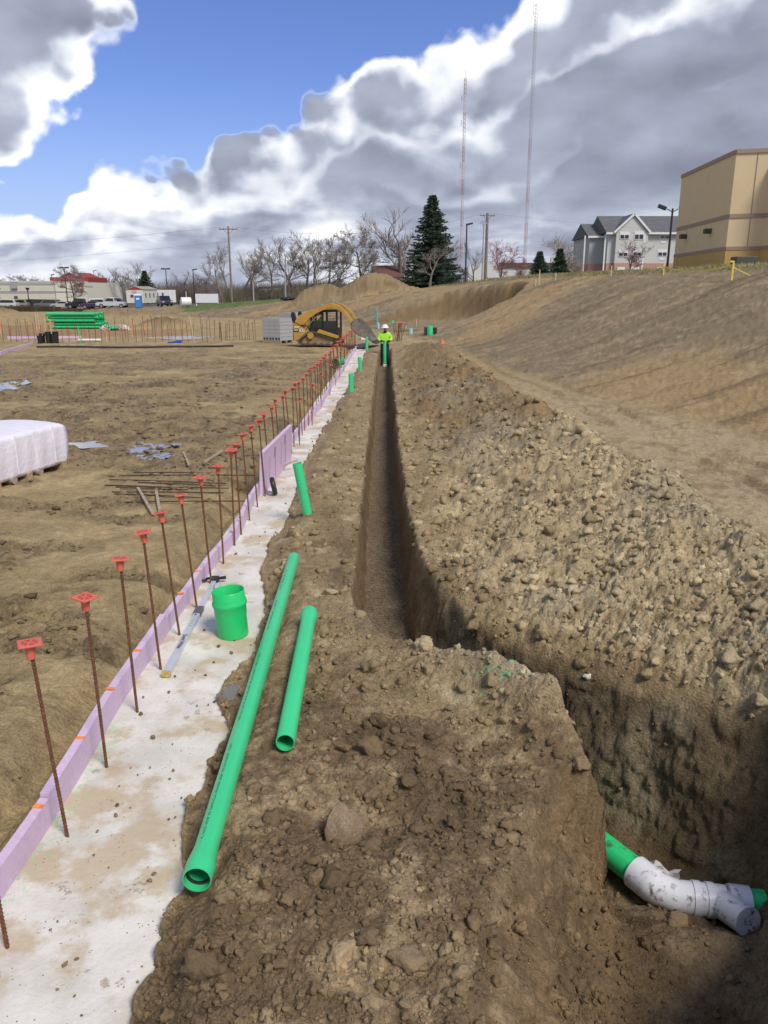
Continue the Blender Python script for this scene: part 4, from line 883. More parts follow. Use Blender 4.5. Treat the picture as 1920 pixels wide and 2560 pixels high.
# x forward (toward the trench), y away; the machine is 1.7 m wide
for s in (-1, 1):
    y0 = -.85 if s < 0 else .5
    path = [(-.92, .12), (.80, .06), (1.0, .16), (.98, .34), (-.05, .66), (-.42, .78), (-.62, .72), (-1.08, .34), (-1.1, .2)]
    tk = MB(); n_ = len(path)
    inner = [(x * .88 + .0, (z - .4) * .80 + .4) for x, z in path]
    for (p_, yy_) in (): pass
    vs = [(x, y0, z) for x, z in path] + [(x, y0 + .35, z) for x, z in path] + [(x, y0, z) for x, z in inner] + [(x, y0 + .35, z) for x, z in inner]; fs = []
    for i in range(n_):
        j = (i + 1) % n_; fs += [(i, j, j + n_, i + n_), (i + 2 * n_, i + 3 * n_, j + 3 * n_, j + 2 * n_), (i, i + 2 * n_, j + 2 * n_, j), (i + n_, j + n_, j + 3 * n_, i + 3 * n_)]
    tr = tk.add(vs, fs).build('track', M_TRK, ld)
    lens = [math.dist(path[i], path[(i + 1) % n_]) for i in range(n_)]; tot = sum(lens); m_ = 44
    for k in range(m_):
        q = k / m_ * tot; i = 0
        while q > lens[i]: q -= lens[i]; i += 1
        a, b = path[i], path[(i + 1) % n_]; f = q / lens[i]; MB().box((a[0] + (b[0] - a[0]) * f, y0 + .175, a[1] + (b[1] - a[1]) * f), (.05, .34, .035), ry=-math.atan2(b[1] - a[1], b[0] - a[0])).build('cleat', M_TRK, tr)
    MB().prism([(x * .84, (z - .4) * .7 + .39) for x, z in path], y0 + .10, y0 + .26).build('track_frame', M_MUDDY, ld)
    w0 = MB().tube([(-.42, y0 - .01, .56), (-.42, y0 + .36, .56)], .16, 20).build('drive_wheel', M_YEL, ld)
    for k in range(5): MB().tube([(-.75 + k * .34, y0 + .02, .2), (-.75 + k * .34, y0 + .33, .19)], .09, 14).build('roller', M_MUDDY, ld)
    MB().prism([(-.1, .72), (.0, .86), (.95, .56), (.98, .46), (.92, .42)], y0 - .004, y0 + .34).build('fender', M_YEL, ld, bevel=.01)
    ys0, ys1 = (-.86, -.62) if s < 0 else (.62, .86)
    # lift arm: rises from the rear tower, over the cab, down to the bucket
    up = [(-1.22, 1.22), (-1.05, 1.52), (-.45, 1.78), (.25, 2.02), (.62, 2.16), (.98, 2.06), (1.42, 1.72), (1.66, 1.36), (1.74, 1.30)]
    dn = [(1.62, 1.14), (1.44, 1.44), (1.22, 1.68), (.92, 1.87), (.62, 1.93), (.2, 1.79), (-.05, 1.67), (-.32, 1.50), (-.45, 1.42), (-.55, 1.30), (-.75, 1.10), (-.95, 1.08)]
    MB().prism(up + dn, ys0, ys1).build('lift_arm', M_YEL, ld, bevel=.012)
    MB().tube([(-.62, (ys0 + ys1) / 2, 1.0), (-.05, (ys0 + ys1) / 2, 1.56)], [.035, .028], 10).build('lift_cylinder', M_STEEL, ld, smooth=True)
    MB().prism([(-1.34, 1.20), (-1.42, 1.55), (-1.36, 1.72), (-1.26, 1.70), (-1.18, 1.45), (-1.08, 1.18)], ys0 + .02, ys1 - .02).build('rear_bracket', M_CAB, ld, bevel=.01)
MB().prism([(-1.32, .36), (-1.36, 1.14), (-1.26, 1.24), (-.98, 1.16), (-.62, .92), (-.5, .60), (-1.0, .30)], -.62, .62).build('engine_housing', M_YEL, ld, bevel=.02)
side = MB().prism([(-1.30, .30), (-1.33, 1.14), (-1.18, 1.20), (-.85, .98), (-.62, .70), (-.85, .52), (-1.0, .34)], -.83, -.60).build('side_panel', M_YEL, ld, bevel=.012)
MB().box((-1.36, 0, .72), (.06, 1.2, .8)).build('rear_door', M_CAB, ld, bevel=.01); MB().prism([(-1.28, .28), (-.3, .1), (.8, .12), (.9, .5), (-.8, .6)], -.48, .48).build('chassis', M_CAB, ld)
cabp = [(-.42, .62), (-.50, 1.42), (-.30, 1.74), (.86, 1.78), (.92, .50), (.5, .52)]
MB().prism([(-.42, .62), (-.44, .95), (.90, .92), (.92, .50)], -.58, .58).build('cab_base', M_CAB, ld, bevel=.01)
MB().prism([(-.48, 1.66), (-.30, 1.80), (.86, 1.83), (.90, 1.72)], -.6, .6).build('cab_roof', M_CAB, ld, bevel=.01)
for (x_, z0, x2, z1) in ((-.44, .9, -.44, 1.7), (.16, .9, .14, 1.75), (.90, .5, .86, 1.78)):
    for y_ in (-.56, .56): MB().box(((x_ + x2) / 2, y_, (z0 + z1) / 2), (.09, .06, z1 - z0)).build('cab_post', M_CAB, ld)
for k in range(9): MB().box((.52, -.575, 1.0 + k * .08), (.66, .012, .014)).build('side_mesh_bar', M_CAB, ld)
MB().prism([(-.38, .95), (-.40, 1.28), (.86, 1.28), (.88, .93)], -.590, -.575).build('side_window', M_GLASSD, ld)
# operator inside
M_HIVIS = mat('hi_vis_cloth', (.42, .85, .06), .8, var=.1, vscale=6); M_NAVY = mat('dark_trousers', (.022, .026, .04), .85, var=.3, vscale=5); M_SKIN = mat('skin', (.45, .27, .19), .55); M_WHITEP = mat('white_plastic', (.82, .82, .82), .35)
def skin_person(name, joints, edges, rad, m, parent=None, sub=2):
    me_ = bpy.data.meshes.new(name); me_.from_pydata(joints, edges, []); o = bpy.data.objects.new(name, me_); COL.objects.link(o); me_.materials.append(m)
    if parent: o.parent = parent
    o.modifiers.new('skin', 'SKIN'); sv = me_.skin_vertices[0].data
    for v, r_ in zip(sv, rad): v.radius = r_ if isinstance(r_, tuple) else (r_, r_)
    sv[0].use_root = True; o.modifiers.new('smooth', 'SUBSURF').levels = sub; o.modifiers['smooth'].render_levels = sub; return o
opr = empty('operator', Vector(ld.location) + Vector((-.06, 0, .72)), R(-7)); tag(opr, 'person in a yellow-green high-visibility jacket seated in the loader cab', 'person')
skin_person('body', [(-.05, 0, .05), (-.08, 0, .28), (-.04, 0, .52), (0, 0, .64), (.02, 0, .78), (-.03, -.20, .50), (.08, -.24, .28), (.32, -.18, .25), (-.03, .20, .50), (.08, .24, .28), (.32, .18, .25), (.3, -.1, .05), (.42, -.1, -.3), (.3, .1, .05), (.42, .1, -.3)], [(0, 1), (1, 2), (2, 3), (3, 4), (2, 5), (5, 6), (6, 7), (2, 8), (8, 9), (9, 10), (0, 11), (11, 12), (0, 13), (13, 14)], [.15, .16, .15, .06, .10, .075, .065, .05, .075, .065, .05, .09, .07, .09, .07], M_HIVIS, opr)
MB().lathe([(.001, .93), (.07, .915), (.115, .87), (.125, .82), (.15, .815), (.15, .805), (.12, .80)], 18).build('hard_hat', M_WHITEP, opr, smooth=True)
# lettering panel
lg = MB().box((-1.02, -.838, .82), (.56, .006, .15)).build('badge', M_CAB, side)
wp = MB().box((-.88, -.844, .82), (.28, .006, .15)).build('badge_panel', mat('badge_white', (.8, .8, .8), .5), side)
link('badge_lettering', text_mesh('CAT', .15, .002, True), M_CAB, wp, loc=(-.88, -.850, .82), rot=(math.pi / 2, 0, 0)); link('badge_lettering', text_mesh('259D', .10, .002, True), MATS['badge_white'], lg, loc=(-1.16, -.845, .83), rot=(math.pi / 2, 0, 0))
MB().box((-1.12, -.838, .98), (.26, .006, .07)).build('warning_sticker', mat('yellow_sticker', (.75, .62, .18), .5), side)
# bucket raised in front
bk = [(1.62, 1.28), (1.78, 1.42), (1.98, 1.30), (2.06, 1.05), (2.5, .62), (2.42, .60), (1.86, .92), (1.6, 1.12)]
MB().prism([(1.55, 1.1), (1.74, 1.36), (1.92, 1.40), (1.86, 1.24), (1.72, 1.06)], -.7, .7).build('coupler', M_STEEL, ld, bevel=.01)
sh = MB(); pb = [(1.70, 1.12), (1.62, .98), (1.72, .80), (1.98, .60), (2.75, .28)]; th = [(x + .03, z + .05) for x, z in pb]
sh.prism(pb + th[::-1], -.88, .88); buck = sh.build('bucket', mat('worn_bucket', (.22, .20, .165), .6, .3, var=.25, vscale=5), ld)
for s in (-.88, .86): MB().prism([(1.72, 1.16), (1.94, 1.36), (2.42, .84), (2.75, .30), (1.98, .62), (1.66, .9)], s, s + .02).build('bucket_side', MATS['worn_bucket'], ld)
MB().prism([(2.70, .25), (2.95, .17), (2.96, .20), (2.72, .32)], -.9, .9).build('cutting_edge', M_CAB, ld)

# ------------------------------------------------------------------ worker in the trench
wp0 = D(962, 903, 36.0); wz = gz(-.24, 35.9, False); wk = empty('worker', (wp0.x, 35.9, wz + .02), R(8)); tag(wk, 'person in white hard hat and yellow-green jacket standing in the trench behind a green pipe', 'person')
# one continuous body facing the camera (-y), leaning slightly over the pipe
J = [(0, .02, .92), (0, .03, 1.08), (0, 0, 1.28), (0, -.05, 1.44), (0, -.10, 1.54), (0, -.13, 1.66),
     (-.19, -.01, 1.40), (-.30, -.02, 1.16), (-.12, -.24, 1.08), (.19, -.01, 1.40), (.31, -.03, 1.17), (.10, -.24, 1.06),
     (-.11, .02, .82), (-.13, -.02, .48), (-.13, .04, .09), (-.14, -.10, .045), (.11, .02, .82), (.14, -.02, .48), (.14, .04, .09), (.15, -.10, .045)]
Ed = [(0, 1), (1, 2), (2, 3), (3, 4), (4, 5), (2, 6), (6, 7), (7, 8), (2, 9), (9, 10), (10, 11), (0, 12), (12, 13), (13, 14), (14, 15), (0, 16), (16, 17), (17, 18), (18, 19)]
bod = skin_person('body', J, Ed, [(.18, .13), (.19, .14), (.20, .15), (.08, .08), (.065, .075), (.085, .10), .09, .075, .05, .09, .075, .05, .105, .085, .06, .05, .105, .085, .06, .05], M_NAVY, wk)
dgp = bpy.context.evaluated_depsgraph_get(); bme = bpy.data.meshes.new_from_object(bod.evaluated_get(dgp)); bpy.data.objects.remove(bod); bme.materials.clear()
for m_ in (M_NAVY, M_HIVIS, M_SKIN, M_CAB): bme.materials.append(m_)
for p in bme.polygons:
    c = p.center; hi = c.z > .93
    if c.z > 1.55: p.material_index = 2 if c.y < -.10 else 3
    elif c.z > 1.44 and abs(c.x) < .09: p.material_index = 3
    elif c.y < -.19 and c.z < 1.16: p.material_index = 3
    elif c.z > .98: p.material_index = 1
    elif c.z > .86 and c.y > .0: p.material_index = 1
    p.use_smooth = True
link('body', bme, None, wk)
MB().lathe([(.001, 1.845), (.08, 1.83), (.13, 1.78), (.145, 1.72), (.175, 1.71), (.18, 1.70), (.14, 1.70)], 22).build('hard_hat', M_WHITEP, wk, smooth=True, loc=(0, -.11, -.03))
for s in (-1, 1):                                     # gloved hands closed on the pipe top
    hx = .085 * s; hm = MB(); hm.box((hx, -.27, 1.05), (.045, .10, .09))
    for f in range(4): hm.tube([(hx, -.30, 1.085 - f * .024), (hx * .75, -.355, 1.08 - f * .024), (hx * .3, -.37, 1.075 - f * .024)], .011, 6)
    hm.tube([(hx, -.25, 1.09), (hx * .8, -.24, 1.12), (hx * .5, -.27, 1.135)], .012, 6); hm.build('glove', M_CAB, wk)
MB().tube([(-.20, -.11, .99), (0, -.18, .98), (.20, -.11, .99), (.17, .14, .99), (-.17, .14, .99), (-.20, -.11, .99)], .018, 6).build('belt', mat('pale_belt', (.5, .48, .5), .7), wk)
pp = Vector((wp0.x + .0, 35.55, gz(wp0.x, 35.55, False))); hp = empty('held_green_pipe', pp); tag(hp, 'green riser pipe standing in the trench, steadied by the worker', 'pipe')
MB().lathe([(.07, .08), (.07, 1.08), (.06, 1.08), (.06, .08)], 24, closed=True).build('barrel', M_GREEN, hp, smooth=True); MB().lathe([(.09, -.02), (.09, .10), (.075, .12), (.06, .12), (.06, -.02)], 24, closed=True).build('white_fitting', M_WPVC, hp, smooth=True)
# ------------------------------------------------------------------ far side of the pad: rebars, stakes, pipe stack, buckets
def at(u, v, y):
    """ground point seen in photo column u at distance y"""
    p = D(u, v, y); return Vector((p.x, y, gz(p.x, y, False)))
fb_ = MB().tube([(0, 0, -.05), (0, 0, 1.0)], .014, 5).build('pad_rebar', M_RUST); fbd = fb_.data; bpy.data.objects.remove(fb_)
row = [(u, 44.5 + .35 * math.sin(u)) for u in np.arange(8, 560, 16.5)] + [(u, 49.5) for u in np.arange(0, 560, 24)] + [(u, 46.5) for u in np.arange(548, 640, 7)]
for u, y in row:
    p = at(u + random.uniform(-3, 3), 850, y + random.uniform(-.2, .2)); o = link('pad_rebar', fbd, None, None, p, (random.gauss(0, .02), random.gauss(0, .03), 0)); o.scale = (1, 1, random.uniform(.85, 1.2) * (1.2 if y > 47 else 1.05))
    if y < 45: tag(o, 'bare rusty rebar in the front row across the far pad', 'rebar', 'front row of bare rebars')
    elif y > 49: tag(o, 'bare rusty rebar in the back row across the far pad', 'rebar', 'back row of bare rebars')
    else: tag(o, 'bare rusty rebar in the crowded cluster beside the block stacks', 'rebar', 'rebars clustered by the blocks')
M_STK = mat('new_stake', (.60, .45, .28), .85, var=.2); M_TAPE = mat('orange_flagging', (.85, .25, .12), .7)
stk_lab = {}
for i, (u, v0, v1, tape, lab) in enumerate([(2, 795, 833, 1, 'wooden stake with orange flagging beside the far lilac foam strip'), (68, 796, 817, 1, 'short wooden stake with orange flagging left of the bucket group'), (91, 770, 826, 0, 'tall thin wooden stake leaning among the black buckets'), (99, 776, 818, 0, 'thin wooden stake behind the first black buckets'), (114, 783, 826, 0, 'leaning wooden stake between the two bucket clusters'), (121, 784, 828, 0, 'wooden stake right behind the bigger bucket cluster'), (129, 786, 826, 1, 'wooden stake with orange flagging behind the bigger bucket cluster'), (200, 800, 838, 0, 'green-topped stake standing before the green pipe stack'), (267, 800, 840, 1, 'wooden stake with orange flagging right of the green pipe stack'), (305, 792, 828, 0, 'pale wooden stake near the scattered bags'), (330, 790, 828, 1, 'wooden stake with orange flagging beyond the scattered bags'), (360, 792, 806, 1, 'small stake with orange flagging on the bare soil before the trailer'), (425, 792, 806, 1, 'small stake with orange flagging before the white tank'), (486, 792, 858, 0, 'tall pale stake standing by the bright puddle'), (656, 788, 802, 0, 'pale stake showing above the block stacks'), (1042, 780, 798, 0, 'pale stake on the bare soil left of the scooped bank')]):
    y = 44 if v1 > 835 else (50 if v1 > 822 else 60); p = at(u, v1, y); h = (v1 - v0) / F * y
    e = empty('marker_stake', p, random.uniform(-.3, .3)); e.rotation_euler = (random.gauss(0, .03), random.gauss(0, .05), 0); tag(e, lab, 'stake')
    MB().box((0, 0, h / 2 - .1), (.045, .03, h + .2)).build('stake_post', M_GREEN if i == 7 else M_STK, e)
    if tape: MB().box((.02, -.02, h * .82), (.10, .03, h * .28), ry=.2).build('flagging', M_TAPE, e); MB().box((.05, -.03, h * .6), (.04, .02, h * .25), ry=-.25).build('flagging', M_TAPE, e)
# stack of green pipe
gs = at(195, 815, 62); gs.z += .02; nn = 0
pm = pipe_body(3.7, .10, True, bl=.2, br=1.2, n=12); gsrc = pm.build('stacked_green_pipe', mat('green_pipe_far', (.03, .50, .19), .45, var=.08)); gd = gsrc.data; bpy.data.objects.remove(gsrc)
for lv in range(5):
    for j in range(7 - (lv % 2)):
        end = (lv + j) % 2; o = link('stacked_green_pipe', gd, None, None, (gs.x + (-1.95 if not end else 1.95) + random.gauss(0, .05) - (.0 if lv > 1 else -.25), gs.y - .9 + j * .25 + (lv % 2) * .125, gs.z + .13 + lv * .24), (0, math.pi / 2 if not end else -math.pi / 2, 0))
        lab = ('topmost', 'upper', 'middle', 'lower', 'bottom')[4 - lv]; tag(o, 'green sewer pipe in the %s layer of the pipe stack' % lab, 'pipe', 'green pipes, %s layer' % lab)
# bags and fittings beside the stack
for i, (u, v, c, nm, lab) in enumerate([(262, 800, (.65, .62, .62), 'white_bag', 'crumpled white bag right beside the green pipe stack'), (270, 806, (.10, .45, .25), 'green_fitting_pile', 'small heap of green fittings between the bags'), (287, 806, (.10, .42, .26), 'green_fitting_pile', 'second small heap of green fittings, before the pink bag'), (303, 800, (.62, .35, .35), 'pink_bag', 'crumpled pinkish bag right of the green fittings'), (312, 806, (.6, .55, .52), 'white_bag', 'low pale bag at the right end of the scattered goods')]):
    p = at(u, v, 58); me_ = rock_mesh(500 + i, 3, .7, .4, 5); o = link(nm, me_, mat('bag_%d' % i, c, .6, var=.35, vscale=3), None, (p.x, p.y, p.z + .2), (0, 0, i)); o.scale = (.38, .3, .32); tag(o, lab, 'bag' if 'bag' in nm else 'fittings')
# black buckets
for i, (u, lab) in enumerate([(101, 'black bucket at the end of the smaller bucket pair'), (107, 'black bucket leaning on its twin in the smaller pair'), (122, 'black bucket beside the gap between the two clusters'), (129, 'black bucket in the middle of the bigger cluster'), (135, 'black bucket with a white label in the bigger cluster'), (141, 'black bucket at the outer end of the bigger cluster')]):
    p = at(u, 856, 43.6 + .2 * (i % 2)); e = empty('black_bucket', (p.x, p.y, p.z), i); tag(e, lab, 'bucket')
    h = .42 + .1 * (i % 3); MB().lathe([(.001, 0), (.13, 0), (.16, h), (.17, h), (.17, h - .04), (.15, h - .04), (.12, .02), (.001, .02)], 18).build('pail', M_BLK, e, smooth=True)
    MB().tube([(.165 * math.cos(a), .165 * math.sin(a) * .4, h - .02 + .14 * math.sin(a)) for a in np.linspace(0, math.pi, 9)], .008, 5).build('handle', M_STEEL, e)
    if i == 4: MB().box((0, -.158, h * .7), (.10, .006, .1)).build('label_sticker', M_WHITEP, e)
a, b = P(92, 872, .1), P(585, 868, .1)
tag(MB().tube([(a.lerp(b, q / 12).x, a.lerp(b, q / 12).y + .1 * math.sin(q), gz(a.lerp(b, q / 12).x, a.lerp(b, q / 12).y, False) + .07) for q in range(13)], .05, 10).build('black_drain_pipe', mat('muddy_black', (.05, .042, .035), .8, var=.4, vscale=2), smooth=True), 'long black flexible drain pipe lying across the pad before the rebar rows', 'pipe')
for pts, lab in (([(0, 886), (45, 872), (82, 862)], 'lilac foam strip curving over the mud left of the buckets'), ([(20, 846), (110, 846), (205, 845)], 'low lilac foam strip behind the black buckets')):
    q = [P(u, v, .12) for u, v in pts]; mb = MB()
    for s, t_ in zip(q[:-1], q[1:]): d = t_ - s; mb.box(((s + t_) / 2) + Vector((0, 0, .02)), (d.length + .03, .06, .22), rz=math.atan2(d.y, d.x))
    tag(mb.build('far_foam_strip', M_FOAM), lab, 'foam board')
p = at(437, 856, 43.5); tag(MB().prism([(-.4, 0), (-.32, .05), (-.1, .07), (.15, .13), (.32, .14), (.38, 0)], -.2, .2).build('blue_tarp', mat('blue_tarp', (.02, .06, .50), .5, var=.2), loc=p), 'crumpled bright blue tarp lying at the foot of the rebar row', 'tarp')
p = at(225, 851, 45); tag(MB().tube([(-.65, 0, .1), (.6, .05, .1)], .07, 12).build('white_pipe', M_WHITEP, loc=p), 'short white pipe lying among the bare rebars', 'pipe')
# bundle of capped bars, black box, flags, rubble, white box near the worker
p = at(995, 838, 45.5)
for i in range(9):
    e = empty('bundled_rebar', (p.x + random.uniform(-.18, .18), p.y + random.uniform(-.2, .2), p.z), 0); e.rotation_euler = (random.gauss(0, .06), random.gauss(0, .13), 0); tag(e, 'rebar with orange cap in the bunch behind the worker', 'rebar', 'bunched capped rebars')
    MB().tube([(0, 0, 0), (0, 0, .95)], .016, 5).build('bar', M_RUST, e); MB().tube([(0, 0, .88), (0, 0, 1.0)], [.03, .05], 6).box((0, 0, 1.0), (.14, .14, .02)).build('safety_cap', M_CAP, e)
p = at(1076, 812, 50); bxo = MB().box((0, 0, .22), (.72, .5, .42)).build('black_box', M_BLK, loc=p, rot=(0, .03, .2), bevel=.02); tag(bxo, 'black plastic drain box lying at the foot of the scooped bank', 'box')
for u, v, lab in ((1103, 868, 'small red marker flag stuck in the spoil heap'),):
    q = G(u, v + 4); e = empty('marker_flag', q); tag(e, lab, 'flag'); MB().tube([(0, 0, -.05), (0, 0, .35)], .008, 5).build('wire', M_STEEL, e); MB().prism([(0, .15), (.0, .38), (.16, .2)], -.01, .01).build('pennant', M_TAPE, e)
q = P(915, 850, .05); tag(MB().box((0, 0, .24), (.62, .45, .48)).build('white_box', M_WHITEP, loc=q, rot=(0, 0, .15), bevel=.02), 'white box standing on the footing just before the loader bucket', 'box')
for i, (u, v, lab) in enumerate([(903, 868, 'larger white chunk of foam rubble on the footing'), (912, 866, 'smaller white chunk of rubble beside the larger one')]):
    q = P(u, v, .05); o = link('white_rubble', rock_mesh(600 + i, 2, .6, .3), M_WHITEP, None, (q.x, q.y, .12)); o.scale = (.28 - .06 * i, .22, .2); tag(o, lab, 'rubble')
q = P(588, 1265, 0); q = P(681, 1200, 0)
tag(MB().lathe([(.07, -.025), (.12, -.03), (.135, 0), (.12, .03), (.07, .025), (.06, 0)], 28, closed=True).build('coiled_hose', M_BLK, loc=P(684, 1215, .13), rot=(0, R(78), R(8)), smooth=True), 'coil of black hose leaning against the tall lilac foam sheet', 'hose')
tag(MB().box((0, 0, .02), (.32, .02, .025)).build('scrap_stick', M_STAKE, loc=P(722, 1162, .1), rot=(0, -.25, .5)), 'grey stick leaning by the tall sheet above the riser pipe', 'stick')

# ------------------------------------------------------------------ vehicles in the far lot
M_TYRE = mat('tyre', (.02, .02, .02), .9); M_RIM = mat('rim', (.4, .4, .42), .4, .6); M_CGLASS = mat('car_glass', (.015, .02, .025), .06, spec=.9); M_LAMP = mat('lamp_lens', (.7, .7, .68), .2)
def vehicle(name, kind, col, p, rz, lab, cat, group=None):
    e = empty(name, p, rz); tag(e, lab, cat, group); m_ = mat('paint_%.2f_%.2f_%.2f' % col, col, .28, .2, spec=.6)
    if kind == 'pickup':
        body = [(-2.85, .55), (-2.85, 1.12), (-.55, 1.14), (-.5, 1.05), (.95, 1.1), (2.4, 1.05), (2.85, .9), (2.88, .5), (2.3, .42), (-2.3, .42)]; cab = [(-.6, 1.1), (-.45, 1.86), (.85, 1.9), (1.55, 1.1)]; wb = (-1.75, 1.85); wr = .4; win = [(-.38, 1.25), (-.33, 1.72), (.75, 1.76), (1.2, 1.25)]
    elif kind == 'suv':
        body = [(-2.4, .5), (-2.42, 1.05), (1.0, 1.08), (2.2, 1.0), (2.4, .85), (2.42, .45), (2.0, .35), (-2.1, .35)]; cab = [(-2.3, 1.0), (-2.05, 1.72), (.45, 1.78), (1.2, 1.05)]; wb = (-1.45, 1.5); wr = .36; win = [(-1.95, 1.12), (-1.8, 1.6), (.35, 1.64), (.85, 1.12)]
    else:
        body = [(-2.3, .45), (-2.32, .85), (-1.6, .95), (1.1, .95), (2.1, .82), (2.3, .65), (2.3, .4), (1.9, .3), (-2.0, .3)]; cab = [(-1.65, .9), (-.95, 1.4), (.45, 1.42), (1.2, .92)]; wb = (-1.4, 1.4); wr = .33; win = [(-1.2, 1.0), (-.85, 1.3), (.35, 1.32), (.8, 1.0)]
    MB().prism(body, -.95, .95).build('body', m_, e, bevel=.05); MB().prism(cab, -.85, .85).build('cabin', m_, e, bevel=.05)
    for s in (-1, 1): MB().prism(win, s * .87 - .01, s * .87 + .01).build('side_window', M_CGLASS, e)
    (x0, z0), (x1, z1) = cab[2], cab[3]; MB().box(((x0 + x1) / 2 + .03, 0, (z0 + z1) / 2 + .05), (math.dist((x0, z0), (x1, z1)) * .8, 1.5, .03), ry=math.atan2(z0 - z1, x1 - x0)).build('windscreen', M_CGLASS, e)
    (x0, z0), (x1, z1) = cab[0], cab[1]; MB().box(((x0 + x1) / 2 - .03, 0, (z0 + z1) / 2 + .08), (math.dist((x0, z0), (x1, z1)) * .6, 1.4, .03), ry=-math.atan2(z1 - z0, x1 - x0)).build('rear_window', M_CGLASS, e)
    for x in wb:
        for s in (-1, 1):
            w = MB().tube([(x, s * .72, wr), (x, s * .98, wr)], wr, 18).build('wheel', M_TYRE, e); MB().tube([(x, s * .97, wr), (x, s * .99, wr)], wr * .6, 14).build('rim', M_RIM, w)
    for s in (-1, 1): MB().box((body[-3][0] + .0, s * .7, .8 if kind != 'car' else .65), (.06, .32, .16)).build('headlight', M_LAMP, e)
    MB().box((2.36 if kind != 'pickup' else 2.88, 0, .5), (.1, 1.8, .18)).build('bumper', M_RIM if kind == 'pickup' else m_, e); return e
VY = 150
for (nm, kd, col, u, y, rz, lab, cat) in [
    ('pickup_truck', 'pickup', (.62, .63, .65), 283, 148, R(183), 'silver crew-cab pickup parked side-on before the office trailer', 'pickup'),
    ('pickup_truck', 'pickup', (.025, .025, .028), 205, 153, R(175), 'black pickup parked beside the store corner', 'pickup'),
    ('parked_suv', 'suv', (.035, .04, .055), 412, 140, R(-62), 'dark SUV with chrome bumper parked nose-out right of the trailer', 'SUV'),
    ('parked_van', 'suv', (.75, .76, .78), 252, 160, R(20), 'white van parked behind the silver pickup', 'van'),
    ('parked_suv', 'suv', (.08, .015, .03), 295, 161, R(5), 'dark red SUV behind the silver pickup', 'SUV'),
    ('parked_car', 'car', (.06, .03, .08), 232, 152, R(200), 'dark purple car between the black and silver pickups', 'car'),
    ('parked_car', 'car', (.55, .52, .48), 159, 155, R(172), 'low beige car left of the black pickup', 'car'),
    ('parked_suv', 'suv', (.16, .17, .18), 121, 156, R(178), 'grey SUV parked alone under the store wall', 'SUV'),
    ('parked_suv', 'suv', (.03, .03, .035), 80, 157, R(180), 'black SUV parked right of the brick-coloured hedge', 'SUV'),
    ('parked_car', 'suv', (.30, .27, .24), 45, 156, R(176), 'taupe SUV parked by the hedge under the store', 'SUV'),
    ('parked_van', 'suv', (.62, .62, .60), 14, 154, R(184), 'white SUV at the left end of the store car row', 'SUV')]:
    q = at(u, 770, y); vehicle(nm, kd, col, (q.x, q.y, q.z), rz, lab, cat)
sh_m = mat('hedge_leaf', (.07, .085, .04), .9, var=.4, vscale=2)
# ------------------------------------------------------------------ buildings
M_CREAM = mat('cream_wall', (.62, .60, .50), .9, var=.04, vscale=1); M_CREAM_LIT = mat('lit_cream_wall', (.70, .68, .58), .9, var=.03); M_BAND = mat('grey_band', (.36, .36, .38), .9); M_REDB = mat('red_fascia', (.30, .045, .042), .8, var=.1); M_DARKT = mat('dark_trim', (.09, .08, .075), .8)  # store front repeats the cream wall with stronger light put into the colour
def house(name, p, rz, lab, cat='building'): e = empty(name, p, rz); tag(e, lab, cat); return e
y0 = 190; xL, xC, xR = D(-500, 770, y0).x, D(145, 770, y0).x, D(222, 770, y0).x; zg = gz(xC, y0, False); top = 5.15 - zg
st = house('store_building', (0, y0, zg), 0, 'long cream store with grey bands and a red gabled entrance roof')
MB().bb(xL, xC, 0, 26, 0, top).build('wall', M_CREAM, st); MB().bb(xC, xR, -.4, 25, 0, top).build('front_wall', M_CREAM_LIT, st)
MB().bb(xL, xC, -.06, .0, top - .75, top - .3).build('upper_band', M_BAND, st); MB().bb(xL, xC, -.06, 0, 2.55 - zg, 3.05 - zg).build('middle_band', M_BAND, st); MB().bb(xC, xR, -.46, -.4, 2.7 - zg, 3.0 - zg).build('front_band', M_BAND, st)
MB().bb(xL, xC, -.1, .3, top, top + .16).build('coping', M_WHITEP, st)
gx0, gx1 = D(120, 700, y0).x, D(216, 700, y0).x
MB().prism([(gx0, top), (gx0, top + 1.0), (gx0 + 2.2, top + 1.0), (gx0 + 4.9, top + 2.2), (gx0 + 7.0, top + 1.2), (gx1, top + 1.0), (gx1, top)], 1.0, 14).build('red_parapet', M_REDB, st)
MB().prism([(gx0 + 2.0, top + 1.02), (gx0 + 4.9, top + 2.36), (gx0 + 7.3, top + 1.2), (gx0 + 7.2, top + 1.0), (gx0 + 4.9, top + 2.1), (gx0 + 2.3, top + .95)], .7, 1.0).build('gable_trim', M_WHITEP, st)
sg = MB().box((D(202, 719, y0).x, -.55, 3.95 - zg), (1.5, .14, 1.6)).build('sign', mat('red_sign', (.45, .06, .05), .6), st)
link('sign_lettering', text_mesh('Sale', .75, .01, True), M_WHITEP, sg, loc=(D(203, 719, y0).x, -.64, 3.75 - zg), rot=(math.pi / 2, 0, 0))
vx = D(38, 720, y0).x; MB().bb(vx - .8, vx + .6, -.5, .0, 3.6 - zg, 5.0 - zg).build('vent_hood', M_BAND, st); MB().bb(vx - .35, vx + .3, -.4, 0, 0, 1.9 - zg).build('downpipe', M_DARKT, st)
for u_ in (90, 98): MB().bb(D(u_, 700, y0).x - .1, D(u_, 700, y0).x + .1, 5, 5.2, top, top + .9).build('vent_pipe', M_WHITEP, st)
y1_ = 225; xa, xb = D(223, 760, y1_).x, D(300, 760, y1_).x; zg = gz(xa, y1_, False); b2_ = house('garage_building', (0, y1_, zg), 0, 'low pale grey building with blue doors beyond the parked pickups')
